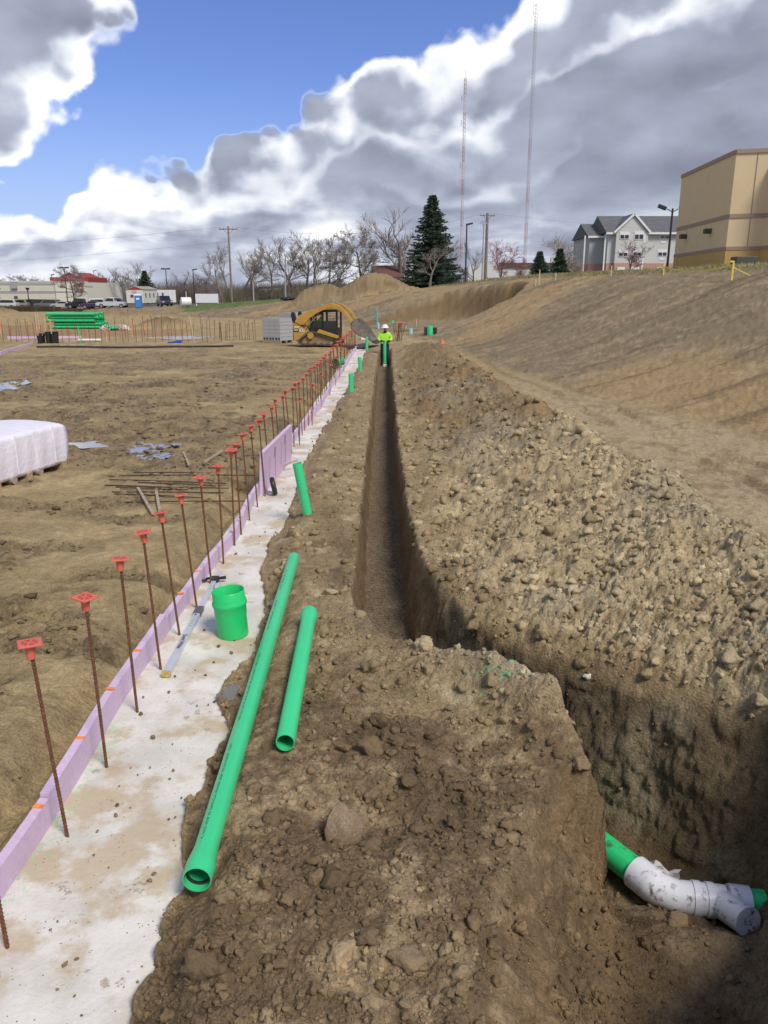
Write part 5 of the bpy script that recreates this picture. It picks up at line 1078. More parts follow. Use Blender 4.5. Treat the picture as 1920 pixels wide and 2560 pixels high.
MB().bb(xa, xb, 0, 20, 0, 4.4).build('wall', mat('pale_grey_wall', (.5, .5, .47), .9), b2_); MB().bb(xa, xa + 3.5, -3, 0, 3.4, 4.6).build('canopy', M_BAND, b2_)
for k in range(4): MB().bb(xa + .4 + k * 2.1, xa + 2.2 + k * 2.1, -.05, 0, 0, 2.6).build('blue_door', mat('blue_paint', (.05, .12, .42), .6), b2_)
# office trailer
q = at(340, 768, 146); tz = q.z; tr_ = house('office_trailer', (q.x, q.y, q.z), R(-2), 'white site office trailer with dark red roof edge and two dark windows', 'trailer')
M_TRW = mat('trailer_white', (.66, .66, .58), .7, var=.05, vscale=3)
MB().bb(-1.6, 1.5, 0, 8, .75, 3.1).build('end_wall', M_TRW, tr_, bevel=.02); MB().prism([(-1.7, 3.05), (0, 3.6), (1.6, 3.12), (1.6, 3.2), (0, 3.72), (-1.7, 3.16)], -.1, 8.1).build('roof', mat('roof_tan', (.35, .30, .26), .8), tr_)
MB().prism([(-1.5, 3.1), (0, 3.58), (1.4, 3.1)], -.05, .02).build('gable', M_REDB, tr_)
for x in (-.55, .25): w = MB().box((x, -.02, 2.0), (.7, .05, .6)).build('window', M_WHITEP, tr_); MB().box((x, -.05, 2.0), (.58, .03, .48)).build('pane', M_CGLASS, w)
sg2 = MB().box((-.1, -.03, 2.75), (.8, .04, .45)).build('sign', mat('pink_sign', (.62, .38, .36), .6), tr_)
for y in (1.4, 3.6, 5.8): MB().box((1.52, y, 2.1), (.05, .4, .8)).build('side_window', M_CGLASS, tr_)
MB().bb(-1.5, 1.4, .1, 7.9, .05, .75).build('skirt', mat('skirt_brown', (.20, .15, .10), .9), tr_)
for k in range(4): MB().box((2.0, 2.5, .2 + k * .18), (1.0 - k * .2, 1.2, .04)).build('step', M_STEEL, tr_)
q = at(405, 768, 160); wt = house('white_trailer', (q.x, q.y, q.z), R(-15), 'white box trailer parked behind the dark SUV', 'trailer'); MB().bb(-1.9, 1.9, 0, 2.4, .6, 3.0).build('box_body', M_WHITEP, wt, bevel=.05)
for x in (-.8, .4): MB().box((x, -.02, 2.1), (.35, .05, .7)).build('window', M_CGLASS, wt)
for x in (-1.1, 1.1): MB().tube([(x, .1, .38), (x, .4, .38)], .38, 16).build('wheel', M_TYRE, wt)
q = at(348, 776, 137); pt_ = house('portable_toilet', (q.x, q.y, q.z), R(12), 'blue portable toilet with white roof before the office trailer', 'portable toilet')
MB().bb(-.58, .58, -.58, .58, .05, 2.1).build('cabin', mat('toilet_blue', (.04, .17, .45), .45), pt_, bevel=.03); MB().box((0, 0, 2.2), (1.2, 1.2, .22), taper=(.8, .8)).build('roof', mat('toilet_roof', (.62, .68, .74), .5), pt_); MB().bb(-.42, .42, -.62, -.58, .15, 1.95).build('door', mat('toilet_door', (.05, .22, .55), .45), pt_); MB().box((-.05, -.63, 1.55), (.5, .02, .28)).build('sign', M_WHITEP, pt_)
q = at(466, 774, 118); tk_ = house('storage_tank', (q.x, q.y, q.z), R(25), 'white horizontal storage tank on the gravel with a vent post', 'tank')
MB().tube([(-.75, 0, .75), (-.68, 0, .75), (.68, 0, .75), (.75, 0, .75)], [.45, .66, .66, .45], 28).build('drum', M_WHITEP, tk_, smooth=True)
for x in (-.4, .4): MB().box((x, 0, .1), (.15, 1.0, .2)).build('saddle', M_STEEL, tk_)
MB().tube([(.1, 0, 1.4), (.1, 0, 2.2)], .04, 8).build('vent', M_WHITEP, tk_)
q = at(518, 758, 122); sb_ = house('white_signboard', (q.x, q.y, q.z), R(4), 'blank white signboard on posts at the edge of the grass', 'sign'); MB().box((0, 0, 1.0), (3.4, .12, 1.3)).build('panel', mat('sign_white', (.72, .74, .80), .5), sb_)
for x in (-1.6, 1.6): MB().box((x, .1, .6), (.12, .12, 1.6)).build('post', M_WHITEP, sb_)
# white house and brown-roofed house
q = at(676, 733, 150); wh = house('white_shed', (q.x, q.y, q.z), R(6), 'white shed half hidden behind the bare trees', 'shed'); MB().bb(-2.4, 2.6, 0, 4, 0, 2.0).build('wall', mat('shed_white', (.6, .6, .58), .8), wh); MB().prism([(-2.6, 2.0), (2.8, 2.3), (2.8, 2.45), (-2.6, 2.15)], -.2, 4.2).build('roof', M_DARKT, wh); MB().box((1.4, -.03, .9), (.9, .05, 1.0)).build('window', M_CGLASS, wh)
q = at(966, 700, 158); bh = house('brown_roofed_house', (q.x, q.y, q.z), 0, 'low house with a brown shingle roof left of the big spruce', 'house'); zb = D(966, 692, 158).z - q.z
MB().bb(-3.0, 3.2, 0, 6, -1, zb).build('wall', M_CREAM, bh); MB().add([(-3.4, -.4, zb), (3.5, -.4, zb), (3.1, 3.2, zb + 2.2), (-2.6, 3.2, zb + 2.2), (-3.4, 6.4, zb), (3.5, 6.4, zb)], [(0, 1, 2, 3), (3, 2, 5, 4), (0, 3, 4), (1, 5, 2)]).build('roof', mat('brown_shingle', (.13, .062, .05), .9, var=.25, vscale=4), bh); MB().bb(2.5, 3.0, 2.5, 3, zb, zb + 2.6).build('chimney', M_REDB, bh)
# long white building
q0, q1 = at(1172, 690, 172), at(1430, 690, 172); lw = house('long_white_building', (0, 172, q1.z), 0, 'long low white building with a dark flat roof behind the redbud trees'); zt = D(1300, 657, 172).z - q1.z
MB().bb(q0.x, q1.x + 3, 0, 14, -3, zt - .8).build('wall', mat('white_siding', (.62, .63, .64), .8), lw); MB().bb(q0.x + 6, q1.x + 3, -.4, 14, zt - .8, zt).build('roof_band', M_DARKT, lw); MB().prism([(q0.x - .3, -3), (q0.x - .3, zt - .6), (q0.x + 6, zt + .4), (q0.x + 6, -3)], -1.2, 0).build('gable_end', mat('gable_white', (.66, .67, .68), .8), lw); MB().bb(q0.x + 11, q1.x + 3, -.1, .05, -3, zt - 2.6).build('lower_wall', mat('slate_wall', (.20, .21, .24), .8), lw)
for k in range(2): MB().bb(q1.x - 4 + k * 2.2, q1.x - 3 + k * 2.2, 3, 4, zt, zt + 1.2 + k * .5).build('rooftop_unit', M_BAND if k else M_CREAM, lw)
q = at(1240, 692, 95); vehicle('parked_car', 'car', (.55, .56, .58), (q.x, q.y + 3, q.z - .15), R(170), 'silver car whose roof shows over the crest of the bank', 'car')
q = at(1370, 690, 100); vehicle('parked_car', 'suv', (.12, .14, .17), (q.x, q.y + 2, q.z - .3), R(178), 'slate car showing over the turf edge below the small spruces', 'car')

# ------------------------------------------------------------------ hotel
HYD = 150; q = at(1500, 690, HYD); ht = house('hotel', (0, HYD, 3.0), 0, 'three-storey pale hotel with grey gabled roofs and a brick base', 'hotel')
hx = lambda u, y=HYD: D(u, 600, y).x
hzv = lambda v, y=HYD: D(1500, v, y).z - 3.0
M_SID = mat('pale_siding', (.56, .57, .56), .85, var=.03); M_SID_SHADE = mat('shaded_siding', (.42, .43, .44), .85, var=.03); M_BRK = mat('pink_brick', (.45, .28, .22), .9, var=.15, vscale=3); M_SHG = mat('grey_shingle', (.12, .125, .13), .95, var=.25, vscale=2); M_WTR = mat('white_trim', (.75, .76, .78), .6)  # second siding is the pale one with left-side shade put into its colour
eav = hzv(582); zb = hzv(658); rdg = hzv(531); x0, x1, x2 = hx(1520), hx(1690), hx(1760)
MB().bb(x0, x2, 0, 14, zb, eav).build('wall', M_SID, ht); MB().bb(x0 - .02, x2 + .02, -.03, 14, -3, zb).build('brick_base', M_BRK, ht)
MB().add([(x0 - .5, -.6, eav), (x2, -.6, eav), (x2, 7, rdg), (x0 - .5, 7, rdg), (x0 - .5, 14.6, eav), (x2, 14.6, eav), (x0 - .5, -.6, eav - .25), (x2, -.6, eav - .25)], [(0, 1, 2, 3), (3, 2, 5, 4), (0, 3, 4), (0, 1, 7, 6)]).build('roof', M_SHG, ht)
MB().add([(x0 - .03, 0, eav), (x0 - .03, 7, rdg - .25), (x0 - .03, 14, eav), (x0 + .1, 0, eav), (x0 + .1, 7, rdg - .25), (x0 + .1, 14, eav)], [(0, 1, 2), (3, 4, 5), (0, 1, 4, 3), (1, 2, 5, 4)]).build('gable_end', M_SID_SHADE, ht)
MB().bb(x0 - .55, x2, -.72, -.6, eav - .3, eav + .05).build('gutter', M_WTR, ht)
# front cross gable
g0, g1, gp, gtop = hx(1530), hx(1620), hx(1577), hzv(534)
MB().bb(g0 + .5, g1 - .3, -.9, .2, zb, eav).build('bay_wall', M_SID, ht); MB().bb(g0 + .48, g1 - .28, -.93, .2, -3, zb).build('bay_base', M_BRK, ht)
gr = MB(); gr.add([(g0, -1.2, eav + .1), (gp, -1.2, gtop), (g1, -1.2, eav + .1), (g0, 7, eav + .1), (gp, 7, gtop), (g1, 7, eav + .1)], [(0, 1, 4, 3), (1, 2, 5, 4)]); gr.build('bay_roof', M_SHG, ht)
MB().prism([(g0 + .4, eav - .02), (g1 - .3, eav - .02), (gp, gtop - .3)], -.92, .2).build('bay_gable', M_SID, ht)
for sx, ex in ((g0, gp), (g1, gp)):
    d = Vector((ex - sx, 0, gtop - eav - .1)); MB().box(((sx + ex) / 2, -1.22, (gtop + eav + .1) / 2 - .12), (d.length, .08, .35), ry=-math.atan2(d.z, d.x)).build('bargeboard', M_WTR, ht)
# left wing
l0, l1 = hx(1438, HYD + 15), hx(1514); le = hzv(588); lr = hzv(549)
MB().bb(l0, x0, 3.0, 16, zb, le).build('wing_wall', M_SID_SHADE, ht); MB().bb(l0 - .03, x0, 2.97, 16, -3, zb).build('wing_base', M_BRK, ht)
MB().add([(l0 - .4, 2.5, le), (x0, 2.5, le), (x0, 9.5, lr), (l0 - .4, 9.5, lr), (l0 - .4, 16.4, le), (x0, 16.4, le)], [(0, 1, 2, 3), (3, 2, 5, 4), (0, 3, 4)]).build('wing_roof', M_SHG, ht); MB().bb(l0 - .45, x0, 2.4, 2.52, le - .3, le + .05).build('wing_gutter', M_WTR, ht)
for u in (1472, 1513, 1607): MB().bb(hx(u) - .12, hx(u) + .12, -.95 if u == 1607 else (2.85 if u == 1472 else -.15), -.8 if u == 1607 else (2.98 if u == 1472 else 0), -3, eav - .3).build('downspout', M_WTR, ht)
for (ua, ub, va, vb, yy_) in [(1545, 1569, 581, 599, -.95), (1581, 1605, 580, 600, -.95), (1545, 1569, 626, 642, -.95), (1581, 1602, 625, 641, -.95), (1649, 1673, 582, 598, -.02), (1647, 1671, 624, 641, -.02), (1545, 1564, 668, 682, -.98), (1578, 1600, 668, 684, -.98), (1647, 1668, 668, 682, -.06)]:
    w = MB().bb(hx(ua), hx(ub), yy_ - .04, yy_ + .06, hzv(vb), hzv(va)).build('window', M_WTR, ht); xm = (hx(ua) + hx(ub)) / 2
    for a, b in ((hx(ua) + .12, xm - .06), (xm + .06, hx(ub) - .12)): MB().bb(a, b, yy_ - .07, yy_ - .045, hzv(vb) + .12, hzv(va) - .5).build('pane', M_CGLASS, w)
for (ua, va) in ((1652, 603), (1652, 645)): MB().bb(hx(ua), hx(ua) + .9, -.06, .0, hzv(va + 5), hzv(va)).build('heater_grille', M_WTR, ht)

# ------------------------------------------------------------------ big tan building
M_TAN = mat('tan_stucco', (.66, .52, .33), .9, var=.03, vscale=1.2, bump=.1, bscale=30); M_TAN2 = mat('dark_tan_base', (.52, .345, .12), .9, var=.04, vscale=1.2); M_BRN = mat('brown_band', (.33, .25, .195), .8)
C0 = D(1808, 678, 58); C1 = D(1682, 678, 70); d = Vector((C1.x - C0.x, C1.y - C0.y, 0)); tb = house('tan_building', (C0.x, C0.y, 3.4), 0, 'big windowless tan stucco building with brown bands at the top of the bank')
zt0 = D(1808, 379, 58).z - 3.4; bz1 = D(1808, 540, 58).z - 3.4; bz2 = D(1808, 621, 58).z - 3.4
def wallp(name, a, b, z0, z1, th, m, out=0.0):
    a, b = Vector((a[0], a[1], 0)), Vector((b[0], b[1], 0)); dd = (b - a).normalized(); n_ = Vector((dd.y, -dd.x, 0)); n_ = n_ if n_.dot(Vector((-.5, -1, 0))) > 0 else -n_
    o = n_ * out; i_ = n_ * (out - th); vs = [(*(q + w).to_2d(), z) for z in (z0, z1) for q, w in ((a, o), (b, o), (b, i_), (a, i_))]
    return MB().add(vs, [(3, 2, 1, 0), (4, 5, 6, 7), (0, 1, 5, 4), (1, 2, 6, 5), (2, 3, 7, 6), (3, 0, 4, 7)]).build(name, m, tb)
e1 = (d.x, d.y); E_R = D(1893, 678, 57.5); e2 = (E_R.x - C0.x, E_R.y - C0.y); e3 = (e2[0] + .3, e2[1] - 1.6); e4 = (e3[0] + 30, e3[1] - 2)
for a, b, zt_ in (((0, 0), e1, zt0), (e2, (0, 0), zt0)):
    wallp('upper_wall', a, b, bz2, zt_, .4, M_TAN); wallp('base_wall', a, b, -4, bz2, .4, M_TAN2, .03)
    for z_, h_ in ((bz1, .26), (bz2, .24)): wallp('band', a, b, z_ - h_ / 2, z_ + h_ / 2, .1, M_BRN, .06)
    wallp('coping', a, b, zt_ - .12, zt_ + .14, .5, M_BRN, .08)
zt2 = D(1905, 415, 56).z - 3.4
for a, b in ((e2, e3), (e3, e4)):
    wallp('upper_wall', a, b, bz2, zt2, .4, M_TAN); wallp('base_wall', a, b, -4, bz2, .4, M_TAN2, .03)
    for z_, h_ in ((bz1, .26), (bz2, .24)): wallp('band', a, b, z_ - h_ / 2, z_ + h_ / 2, .1, M_BRN, .06)
    wallp('coping', a, b, zt2 - .12, zt2 + .14, .5, M_BRN, .08)
MB().add([(0, 0, zt0 - .2), (e1[0], e1[1], zt0 - .2), (e1[0] + 30, e1[1], zt0 - .2), (e2[0] + 28, e2[1], zt0 - .2), (e2[0], e2[1], zt0 - .2)], [(0, 1, 2, 3, 4)]).build('roof', M_DARKT, tb)
for f in (.30, .78):
    qx, qy = d.x * f, d.y * f; MB().box((qx - .25, qy - .1, bz1 - .75), (.5, .45, .35)).build('wall_lamp', M_DARKT, tb, bevel=.03)
for f in (.62,): MB().box((e2[0] * f, e2[1] * f - .01, (bz2 + zt0) / 2), (.05, .04, zt0 - bz2)).build('control_joint', M_BRN, tb)
p = D(1862, 655, 55.5); tx_ = MB().bb(-.75, .75, -.4, .6, 0, 1.0).build('utility_cabinet', mat('cabinet_green', (.06, .065, .06), .6), loc=(p.x, p.y, gz(p.x, p.y, False) + .05), bevel=.04); tag(tx_, 'dark utility cabinet standing before the tan building', 'cabinet')
# stakes and warning tape along the crest
M_YT = mat('yellow_tape', (.75, .60, .10), .5)
def crest(u, v, y=None): return G(u, v)
s1 = D(1832, 672, 36.5); s1.z = gz(s1.x, s1.y, False); ps = empty('tape_post', s1); tag(ps, 'wooden post wound with yellow warning tape on the crest', 'post'); MB().box((0, 0, .35), (.07, .07, .9)).build('post_body', M_YT, ps); MB().box((-.08, 0, .78), (.18, .08, .07)).build('tape_knot', M_YT, ps)
s2 = D(1660, 672, 46); s2.z = gz(s2.x, s2.y, False)
tpo = MB(); A = s1 + Vector((0, 0, .6)); B = s2 + Vector((0, 0, .35)); pts = [A.lerp(B, k / 10) - Vector((0, 0, .25 * math.sin(math.pi * k / 10))) for k in range(11)]
for a, b in zip(pts[:-1], pts[1:]): tpo.add([a, b, b + Vector((0, 0, .07)), a + Vector((0, 0, .07)), a + Vector((.01, .01, 0)), b + Vector((.01, .01, 0)), b + Vector((.01, .01, .07)), a + Vector((.01, .01, .07))], [(0, 1, 2, 3), (4, 5, 6, 7), (3, 2, 6, 7), (0, 1, 5, 4)])
tag(tpo.build('warning_tape', M_YT), 'yellow warning tape sagging between the posts before the tan building', 'tape')
A2 = s1 + Vector((0, 0, .55)); B2 = s1 + Vector((1.5, -.3, -.0)); tag(MB().tube([A2, A2.lerp(B2, .5) - Vector((0, 0, .1)), B2, B2 + Vector((.5, .1, .0))], .03, 4).build('loose_tape', M_YT), 'loose end of yellow tape trailing down from the post to the turf', 'tape')
for u, v, h, lab in ((1660, 668, .6, 'stake with yellow tape before the hotel corner'), (1529, 672, .65, 'pale stake on the turf before the hotel downspout'), (1457, 678, .6, 'pale stake on the turf left of the hotel'), (1390, 684, .5, 'pale stake on the crest below the small spruce'), (1349, 688, 1.0, 'taller pale stake on the crest of the bank'), (1340, 690, .4, 'short pale stake beside the taller one')):
    y_ = 46 if u > 1600 else (52 if u > 1500 else 58); q = D(u, v, y_); q.z = gz(q.x, q.y, False); e = empty('crest_stake', q); tag(e, lab, 'stake'); MB().box((0, 0, h / 2 - .05), (.06, .05, h + .1)).build('stake_post', M_YT if u == 1660 else M_STK, e)
# ------------------------------------------------------------------ poles, lamps, wires, towers
M_POLE = mat('weathered_pole', (.22, .18, .15), .9, var=.2, vscale=3); M_DKM = mat('dark_metal', (.035, .035, .04), .5); M_WIRE = mat('wire', (.05, .05, .055), .6); M_GALV = mat('galvanised', (.42, .42, .43), .5, .3)
def util_pole(u, vt, vb, y, lab, arm=1.3, rz=0.0, m=M_POLE, r=.16):
    p = D(u, vb, y); p.z = gz(p.x, p.y, False); h = D(u, vt, y).z - p.z; e = empty('utility_pole', p, rz); tag(e, lab, 'utility pole')
    MB().tube([(0, 0, -.3), (0, 0, h)], [r, r * .65], 10).build('pole', m, e, smooth=True)
    if arm:
        a = MB().box((0, 0, h - .35), (arm * 2, .12, .14)).build('crossarm', m, e)
        for x in (-arm * .9, -arm * .5, arm * .5, arm * .9): MB().tube([(x, 0, h - .28), (x, 0, h - .05)], .05, 6).build('insulator', M_GALV, a)
        for s in (-1, 1): MB().tube([(s * arm * .55, 0, h - .4), (0, 0, h - 1.0)], .03, 5).build('brace', m, e)
    return e, p + Vector((0, 0, h - .1))
_, t1 = util_pole(580, 566, 757, 112, 'tall wooden utility pole with crossarm standing by the green grass', 1.3)
_, t2 = util_pole(1213, 533, 705, 132, 'thick wooden utility pole with crowded crossarm right of the spruce', 1.3, .3, r=.3)
_, t3 = util_pole(1205, 552, 708, 128, 'thinner pole standing close beside the thick utility pole', .6, .5, M_GALV, .14)
_, t4 = util_pole(714, 660, 738, 125, 'short plain pole among the bare trees', 0, 0, M_GALV, .12); util_pole(634, 705, 742, 122, 'short plain post before the white shed', 0, 0, M_GALV, .12)
def wire(a, b, sag, lab):
    tag(MB().tube([a.lerp(b, k / 16) - Vector((0, 0, sag * 4 * (k / 16) * (1 - k / 16))) for k in range(17)], .012, 4).build('power_line', M_WIRE), lab, 'power line')
far_l = Vector((-120, 125, 9.0)); far_l2 = Vector((-120, 128, 6.5))
wire(far_l, t1 + Vector((-1.1, 0, 0)), 1.6, 'thin power line running from the tall pole over the parking lot'); wire(far_l2, t1 + Vector((0, 0, -1.8)), 1.5, 'lower thin line running from the tall pole over the parking lot'); wire(t1 + Vector((1.1, 0, 0)), t2 + Vector((-1, 0, 0)), 1.8, 'thin power line strung between the two utility poles'); wire(t2 + Vector((1, 0, 0)), Vector((120, 160, 14)), 2.0, 'thin power line running right from the thick pole over the hotel')
def lamp_pole(u, vt, vb, y, heads, lab, w=.9, m=M_DKM):
    p = D(u, vb, y); p.z = gz(p.x, p.y, False); h = D(u, vt, y).z - p.z; e = empty('lamp_post', p); tag(e, lab, 'lamp post')
    MB().tube([(0, 0, 0), (0, 0, h)], [.12, .09], 8).build('post', m, e)
    if heads == 2:
        MB().box((0, 0, h - .12), (w, .06, .06)).build('arm', m, e)
        for s in (-1, 1): MB().box((s * w * .62, 0, h - .08), (.75, .4, .28)).build('lamp_head', m, e, bevel=.03)
    elif heads == 1: MB().box((.35, 0, h - .05), (.95, .35, .22), ry=-.2).build('lamp_head', m, e, bevel=.03)
    elif heads == 3: MB().lathe([(.12, h - .6), (.42, h - .1), (.42, h), (.05, h)], 12).build('lamp_head', m, e)
    else:
        for s in (-1, 1): MB().tube([(0, 0, h - .3), (s * .5, 0, h - .05)], .04, 6).build('arm', m, e); MB().box((s * .95, 0, h + .1), (.75, .4, .3), ry=-.35 * s).build('lamp_head', m, e, bevel=.03)
    return e
lamp_pole(171, 668, 772, 165, 2, 'dark twin-head lamp post before the red gable of the store'); lamp_pole(421, 671, 768, 170, 2, 'dark twin-head lamp post behind the office trailer'); lamp_pole(74, 719, 768, 165, 3, 'dark lamp post with funnel head before the store wall'); lamp_pole(2, 720, 768, 165, 3, 'dark lamp post with funnel head at the left end of the store wall'); lamp_pole(130, 686, 705, 215, 1, 'small lamp showing over the red parapet', .6); lamp_pole(242, 676, 765, 205, 1, 'pale single-head lamp post beyond the silver pickup', m=M_GALV); lamp_pole(487, 673, 750, 165, 1, 'dark single-head lamp post left of the tall utility pole')
e = lamp_pole(1163, 559, 714, 112, 1, 'tall dark street lamp on a white base right of the spruce'); MB().tube([(0, 0, 0), (0, 0, 1.0)], .4, 14).build('concrete_base', M_WHITEP, e)
lamp_pole(1667, 521, 680, 75, 4, 'dark lamp post with two floodlight heads before the hotel')
lamp_pole(344, 682, 760, 200, 1, 'slim lamp post rising behind the office trailer', m=M_GALV)
M_TRED = mat('tower_red', (.36, .18, .17), .6); M_TWHT = mat('tower_white', (.55, .50, .50), .6); M_TGRY = mat('tower_grey', (.40, .40, .42), .6)
def tower(ut, vt, ub, vb, y, lab, red, wdt=1.1):
    p = D(ub, vb, y); z0 = -2; h = D(ut, vt, y).z - z0; e = empty('radio_mast', (p.x, y, z0)); tag(e, lab, 'radio mast'); n_ = 14
    cs = [(wdt / 2 * math.cos(a), wdt / 2 * math.sin(a)) for a in (.3, .3 + 2.094, .3 + 4.189)]
    for k in range(n_):
        m_ = (M_TRED if k % 2 else M_TWHT) if red else (M_TRED if (k % 2 and k < 9) else M_TGRY); a0, a1 = h * k / n_, h * (k + 1) / n_; mb = MB()
        for c in cs: mb.tube([(c[0], c[1], a0), (c[0], c[1], a1)], .085, 4)
        st_ = int((a1 - a0) / 1.4)
        for j in range(st_):
            za, zb_ = a0 + (a1 - a0) * j / st_, a0 + (a1 - a0) * (j + 1) / st_
            for i in range(3): mb.tube([(*cs[i], za), (*cs[(i + 1) % 3], zb_)], .05, 3, cap=False)
        mb.build('lattice_section', m_, e)
    for k in (.55, .62, .80, .90) if red else (.985, .96): MB().tube([(-1.2, 0, h * k), (-1.2, 0, h * k + 2.2)], .12, 6).tube([(0, 0, h * k + 1), (-1.2, 0, h * k + 1)], .06, 4).build('antenna', M_TGRY, e)
    MB().tube([(0, 0, h), (0, 0, h + 3)], .06, 5).build('tip', M_TGRY, e)
tower(1155, 195, 1150, 730, 340, 'shorter red and white lattice radio mast behind the spruce', True); tower(1324, 8, 1308, 730, 380, 'tallest grey lattice radio mast reaching up into the clouds', False, 1.4)
p = D(915, 560, 420); tag(MB().tube([(p.x, 420, -2), (p.x, 420, D(915, 528, 420).z)], [.35, .12], 5).build('far_mast', M_TGRY), 'faint distant mast above the biggest bare tree', 'mast')

# ------------------------------------------------------------------ trees
M_BARK = mat('bare_bark', (.16, .135, .118), .95, var=.25, vscale=2); M_TWIG = mat('twigs', (.25, .215, .195), .95); M_RTWIG = mat('red_buds', (.30, .15, .14), .9, var=.3, vscale=2); M_PTWIG = mat('pale_twigs', (.30, .26, .22), .95)
def bare_tree(seed, h, spread=.5, levels=4, fork=.35, kids=6, upright=.5, tw=.022):
    rr = random.Random(seed); tr, cr_ = MB(), MB()
    def grow(p, d, L, r, lv):
        n_ = 4 if lv < 2 else 3; pts = [p]; rs = [r]; q = p.copy(); dd = d.copy()
        for k in range(n_):
            dd = (dd + Vector((rr.gauss(0, .13), rr.gauss(0, .13), rr.gauss(0, .08) + .05 * upright))).normalized(); q = q + dd * (L / n_); pts.append(q.copy()); rs.append(max(r * (1 - .62 * (k + 1) / n_), tw * .7))
        (tr if lv == 0 else cr_).tube(pts, rs, 7 if lv == 0 else (5 if lv == 1 else 3), cap=False)
        if lv >= levels: return
        nk = kids if lv < levels - 1 else kids - 1
        for k in range(nk):
            f = fork + (1 - fork) * (k + rr.random()) / nk if lv == 0 else .25 + .75 * (k + rr.random()) / nk
            i = min(int(f * n_), n_ - 1); bp_ = pts[i].lerp(pts[i + 1], f * n_ - i); rb = rs[i] + (rs[i + 1] - rs[i]) * (f * n_ - i)
            a = rr.uniform(0, 6.283) + k * 2.4; tilt = rr.uniform(.45, .95) * (.6 + spread); ax = dd.orthogonal().normalized(); ax.rotate(Matrix.Rotation(a, 3, dd))
            nd_ = (dd * math.cos(tilt) + ax * math.sin(tilt)).normalized(); nd_.z = max(nd_.z, -.1) + .18 * upright; grow(bp_, nd_.normalized(), L * rr.uniform(.42, .68) * (1.0 if lv else .85), max(rb * .62, tw), lv + 1)
    grow(Vector((0, 0, -.3)), Vector((rr.gauss(0, .05), rr.gauss(0, .05), 1)).normalized(), h * .62, h * .021, 0)
    return tr, cr_
def nb_mesh(mb, name, m_):
    me_ = bpy.data.meshes.new(name); me_.from_pydata(mb.v, [], mb.f); me_.update(); me_.materials.append(m_); return me_
kinds = {}
for k, (h, sp_, lv, fk, kd, upr, tw, m1, m2) in {'tall': (11, .42, 4, .42, 5, 1.0, .022, M_BARK, M_TWIG), 'tall2': (11, .5, 4, .45, 5, .8, .022, M_BARK, M_TWIG), 'tall3': (11, .36, 4, .5, 5, 1.2, .022, M_BARK, M_TWIG), 'broad': (11, .75, 4, .25, 7, .5, .028, M_BARK, M_TWIG), 'red': (6, .8, 4, .28, 6, .8, .016, M_BARK, M_RTWIG), 'pale': (8, .5, 4, .25, 6, .9, .022, M_PTWIG, M_PTWIG), 'thin': (8, .25, 3, .35, 6, 1.3, .022, M_BARK, M_TWIG)}.items():
    a, b = bare_tree(hash(k) % 1 + sum(map(ord, k)) * 7, h, sp_, lv, fk, kd, upr, tw); kinds[k] = (nb_mesh(a, 'trunk', m1), nb_mesh(b, 'crown', m2), max(v[2] for v in b.v))
def tree(u, vt, vb, y, k, rz, lab, group=None, name='bare_tree', wide=1.0):
    p = D(u, vb, y); p.z = gz(p.x, p.y, False); h = D(u, vt, y).z - p.z; t_, c_, H_ = kinds[k]; s = h / H_; e = empty(name, p, rz); e.scale = (s * wide, s * wide, s); tag(e, lab, 'tree', group)
    link('trunk', t_, None, e); link('crown', c_, None, e); return e
GR = 'bare trees in the row behind the grass'
for i, (u, vt, vb, y, k, w) in enumerate([(556, 608, 745, 138, 'tall', 1), (572, 600, 745, 150, 'tall2', .9), (603, 620, 745, 140, 'tall3', 1.2), (622, 606, 745, 146, 'tall2', 1), (640, 625, 745, 136, 'thin', 1.3), (676, 592, 742, 135, 'tall', 1.0), (700, 610, 742, 150, 'tall3', 1.2), (715, 580, 742, 142, 'tall2', 1), (738, 590, 740, 155, 'tall3', 1.2), (760, 572, 738, 140, 'tall', 1.1), (782, 600, 736, 138, 'tall2', 1.0), (800, 590, 735, 150, 'tall', 1), (820, 582, 734, 142, 'broad', .8), (836, 610, 732, 155, 'tall3', 1)]):
    ORT = 'first second third fourth fifth sixth seventh eighth ninth tenth eleventh twelfth'.split()
    tree(u, vt, vb, y, k, i * 1.7, ('bare grey tree on the store side of the tall utility pole, %s one from it' % ('second' if i == 0 else 'first')) if i < 2 else 'bare grey tree behind the grass, %s from utility pole toward the spruce' % ORT[i - 2], GR, wide=w)
tree(903, 555, 718, 140, 'broad', .6, 'broad bare tree with the widest crown left of the brown-roofed house', wide=1.0)
tree(985, 590, 710, 165, 'broad', 2.2, 'bare tree behind the brown-roofed house', wide=.9); tree(1010, 515, 715, 160, 'thin', 1.1, 'slender tall bare tree just left of the spruce', wide=1.5)
tree(1128, 560, 705, 150, 'tall2', 3.1, 'bare tree right of the spruce, before the shorter mast'); tree(1150, 590, 705, 165, 'tall3', .4, 'slim bare tree beside the street lamp'); tree(1180, 600, 705, 150, 'tall', 1.9, 'bare tree between the street lamp and the utility poles'); tree(1075, 600, 735, 95, 'tall2', .3, 'small bare grey tree standing in front of the spruce', wide=1.3)
tree(1257, 592, 693, 98, 'red', .5, 'redbud tree with reddish twigs before the long white building', name='redbud_tree', wide=1.15); tree(1300, 640, 692, 110, 'red', 2.5, 'smaller redbud close beside the bigger one', name='redbud_tree'); tree(1578, 594, 680, 72, 'red', 1.2, 'redbud tree before the hotel windows', name='redbud_tree', wide=1.1)
tree(1412, 578, 690, 140, 'pale', .8, 'pale birch-like bare tree left of the hotel', name='pale_tree'); tree(1440, 610, 690, 120, 'tall2', 2.0, 'dark bare tree against the hotel left wing')
